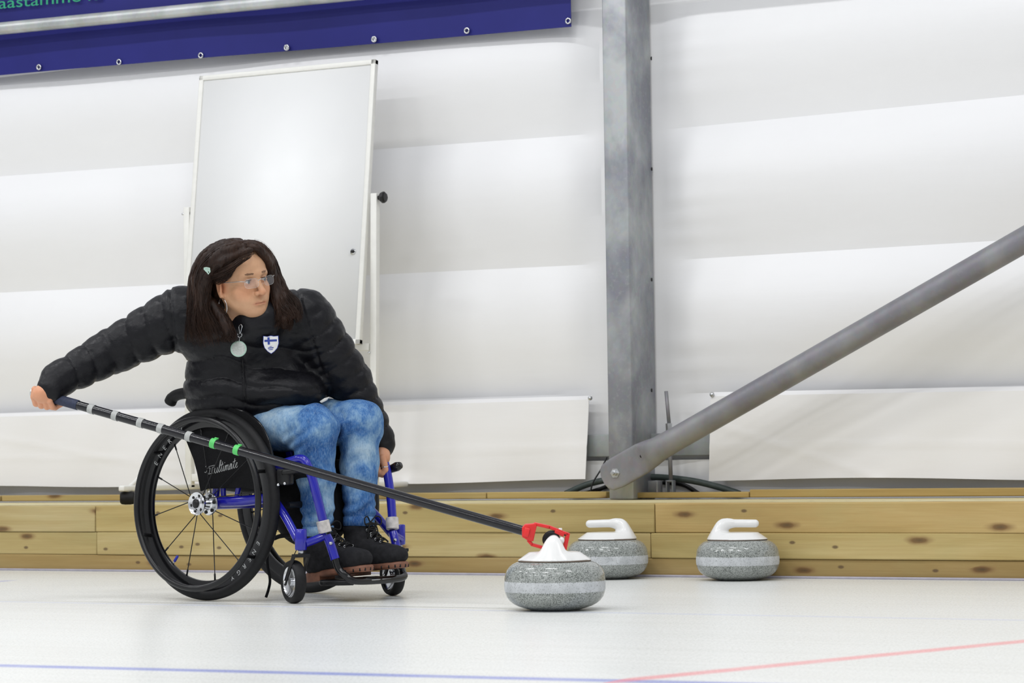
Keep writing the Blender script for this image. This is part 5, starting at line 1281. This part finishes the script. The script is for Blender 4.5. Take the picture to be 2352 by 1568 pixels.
# ---------------- hair: locks combed from a side parting down to the shoulders
# each guide: list of (px, py, depth) ; locks follow guides, thinner strands lie on top
HG = [
 [(556, 562, 7.87), (520, 566, 7.86), (484, 590, 7.87), (462, 628, 7.89), (455, 680, 7.92), (450, 740, 7.92), (456, 792, 7.91)],
 [(566, 566, 7.84), (530, 574, 7.82), (494, 598, 7.82), (470, 636, 7.845), (464, 700, 7.87), (464, 750, 7.87), (478, 796, 7.86)],
 [(576, 574, 7.81), (548, 586, 7.815), (514, 600, 7.80), (482, 620, 7.82), (465, 654, 7.85), (470, 706, 7.86), (486, 756, 7.85), (494, 796, 7.84)],
 [(582, 582, 7.80), (560, 594, 7.78), (536, 611, 7.775), (510, 625, 7.80), (480, 638, 7.84), (466, 668, 7.87), (474, 714, 7.87), (500, 754, 7.85), (514, 790, 7.84)],
 [(548, 558, 7.93), (508, 566, 7.94), (472, 596, 7.95), (452, 640, 7.96), (446, 700, 7.97), (440, 750, 7.97), (438, 786, 7.96)],
 [(552, 557, 7.98), (510, 570, 8.0), (478, 610, 8.01), (460, 660, 8.02), (456, 720, 8.02), (458, 770, 8.0)],
 [(486, 690, 7.88), (500, 716, 7.875), (518, 746, 7.865), (526, 770, 7.86), (526, 788, 7.855)],
 [(560, 560, 7.88), (590, 566, 7.88), (612, 590, 7.90), (622, 624, 7.935), (634, 662, 7.94), (650, 700, 7.92), (672, 724, 7.90), (680, 742, 7.89)],
 [(566, 566, 7.84), (592, 572, 7.84), (609, 592, 7.87), (619, 620, 7.915), (629, 660, 7.925), (637, 700, 7.91), (640, 730, 7.89), (628, 754, 7.88)],
 [(562, 560, 7.93), (596, 572, 7.94), (617, 604, 7.955), (630, 640, 7.975), (648, 676, 7.96), (672, 702, 7.94), (683, 730, 7.92)],
 [(626, 640, 7.955), (630, 690, 7.935), (622, 730, 7.915), (604, 750, 7.905)],
 [(636, 660, 7.95), (650, 700, 7.93), (656, 736, 7.91), (652, 756, 7.90)], 
 [(560, 594, 7.80), (545, 603, 7.80), (531, 617, 7.81), (515, 631, 7.82), (498, 639, 7.835), (480, 646, 7.86)],
 [(547, 600, 7.80), (535, 614, 7.81), (525, 629, 7.818), (512, 639, 7.828), (494, 645, 7.845)],
]
HG = [[(x, y, z + .03) for x, y, z in g] for g in HG]
HR = [.023, .025, .015, .0095, .023, .026, .019, .020, .0125, .024, .018, .020, .0085, .008]
FHR = Field(np.array([c3(425, 0, 7.95)[0], c3(0, 812, 7.95)[1], 7.74]), np.array([c3(690, 0, 7.9)[0], c3(0, 540, 7.9)[1], 8.12]), .0042)
# skull cap under the locks, cut back behind the hairline
def capf(g):
    q = g - HC; q = np.stack([q @ l3, q @ f2, q @ u3], -1) / HS
    def e(c, r): p = (q - np.array(c)) / np.array(r); k0 = np.sqrt((p * p).sum(-1)); k1 = np.sqrt(((p / np.array(r)) ** 2).sum(-1)) + 1e-9; return k0 * (k0 - 1) / k1
    cap = e((0, -.020, .034), (.081, .101, .090))
    back = e((0, -.055, -.03), (.075, .06, .085))
    cap = np.minimum(cap, back)
    face = e((.002, .098, -.034), (.071, .100, .108)); ear = e((-.088, .016, -.016), (.045, .056, .050))
    return np.maximum(np.maximum(cap, -face), -ear)
FHR.put(capf, FHR.lo, FHR.lo + FHR.n * FHR.h, 0.0)
def guide_path(g, n=6): return smooth_path([c3(*p) for p in g], n)
for gi, (g, r) in enumerate(zip(HG, HR)):
    if gi in (3, 12, 13): continue
    P = guide_path(g, 5); P = P[:max(4, int(len(P) * .90))]; n_ = len(P); R = [r * (.55 + .45 * min(1, i / n_ * 3)) * (1 - .72 * max(0, (i / n_ - .72) / .28)) for i in range(n_)]
    FHR.chain(P, R, .008)
V, Q = FHR.mesh(); V = relax(V, Q, 2); N = normals(V, Q)
V = V + N * (.0022 * vnoise(V * np.array([190, 14, 190]), 21) + .0015 * vnoise(V * np.array([60, 30, 60]), 22))[:, None]
hair = fast_mesh('hair', c2w(V), Q, HAIR, PER); hair['label'] = 'long dark brown hair to the shoulders'
sm = MB()
for g, r in zip(HG, HR):
    P0_ = np.array(guide_path(g, 6)); n_ = len(P0_)
    T_ = np.gradient(P0_, axis=0); T_ /= np.linalg.norm(T_, axis=1)[:, None]
    toward = P0_ - (HC + np.array([0, -.01, .0])); toward[:, 1] *= .3
    for k in range(max(60, int(6500 * r))):
        a = rng.uniform(-1.9, 1.9); rr = r * rng.uniform(.80, 1.12); i0 = int(rng.uniform(0, n_ * .35)); i1 = n_ - int(rng.uniform(0, n_ * .12)); ph = rng.uniform(0, 6.28)
        path = []
        for i in range(i0, i1):
            t = T_[i]; o_ = toward[i] * .5 + np.array([0, .0, -.06]); o_ = nrm(o_ - t * (o_ @ t)); b_ = np.cross(t, o_); q = i / n_
            ra = rr * (.55 + .45 * min(1, q * 3)) * (1 - .30 * max(0, (q - .8) / .2)); aa = a + .35 * math.sin(ph + 4 * q)
            wob = (.002 + .008 * q * q) * math.sin(ph + 13 * q)
            path.append(c2w(P0_[i] + ra * (o_ * math.cos(aa) + b_ * math.sin(aa)) + b_ * wob).ravel())
        if len(path) > 3:
            m_ = len(path); rw_ = rng.uniform(.0005, .0010); sm.tube(path, [rw_ * (1 - .75 * (i / (m_ - 1)) ** 3) for i in range(m_)], 4, caps=False)
sm.build('hair_strand', HAIR, hair)['kind'] = 'stuff'
# a few fly-away hairs
fm_ = MB()
for k in range(36):
    g = HG[int(rng.integers(len(HG)))]; P0_ = guide_path(g, 5); i0 = int(rng.integers(2, len(P0_) - 6)); o_ = rng.normal(size=3) * .016
    path = [c2w(P0_[i] + nrm(P0_[i] - HC) * .018 + o_ * (.25 + .06 * (i - i0)) ).ravel() for i in range(i0, min(i0 + 10, len(P0_)))]
    if len(path) > 2: fm_.tube(path, .00035, 3, caps=False)
fm_.build('stray_hair', HAIR, hair)['kind'] = 'stuff'
# hair clip
CLIP = simple('mint_plastic_clip', (.42, .58, .50), .3)
hcp = c3(476, 622, 7.817)
m = MB()
for d0 in ((-8, -5), (3, 7)):
    pass
pth = [c2w(c3(x, y, z)).ravel() for x, y, z in ((469, 616, 7.822), (474, 615, 7.815), (481, 616, 7.815), (482, 624, 7.815), (479, 629, 7.815), (474, 622, 7.815), (469, 618, 7.822))]
m.tube(pth, .0024, 8); m.box(c2w(hcp).ravel() + CU * .003, (.012, .010, .004), [CR, CU, CF]); m.build('hair_clip', CLIP, PER, angle=40)

# ---------------- reflector hanging from the zip
rt_ = c3(548, 801, min(on_jacket(x, y, 0)[2] for x in (532, 548, 564) for y in (786, 801, 816)) - .003)
root = thing('safety_reflector', c2w(rt_).ravel(), 'round pale green reflector disc clipped to the jacket zip', 'reflector')
ctr = c2w(rt_).ravel(); fn_ = nrm(-CF + CU * .12)
MB().lathe([(0, .0030), (.022, .0030), (.0245, .0018), (.0255, 0), (.0245, -.0015), (0, -.0015)], ctr, fn_, 40).build('reflector_disc', simple('mint_reflector', (.42, .60, .50), .2, coat=.5), root, angle=40)
MB().lathe([(0, .0036), (.020, .0036), (.0212, .0030)], ctr, fn_, 40).build('reflector_face', simple('reflector_face', (.50, .53, .50), .25, var=.15, scale=260), root)
cp = lambda x, y, d=.004: c2w(c3(x, y, min(on_jacket(x, y, d)[2], rt_[2] - .002))).ravel()
MB().tube([cp(549, 785), cp(550, 779), cp(551, 774)], .0012, 8).build('loop', STEEL, root)
q = smooth_path([cp(546, 766), cp(546.5, 772), cp(551, 774), cp(555, 771), cp(555, 766)], 5); MB().tube(q, .0012, 8).build('swivel_ring', CHROME, root)
q = smooth_path([cp(551, 766), cp(549, 756), cp(549, 748), cp(553, 745), cp(556, 749), cp(554, 757), cp(552, 766)], 5); MB().tube(q, .0016, 8).build('trigger_clip', CHROME, root)
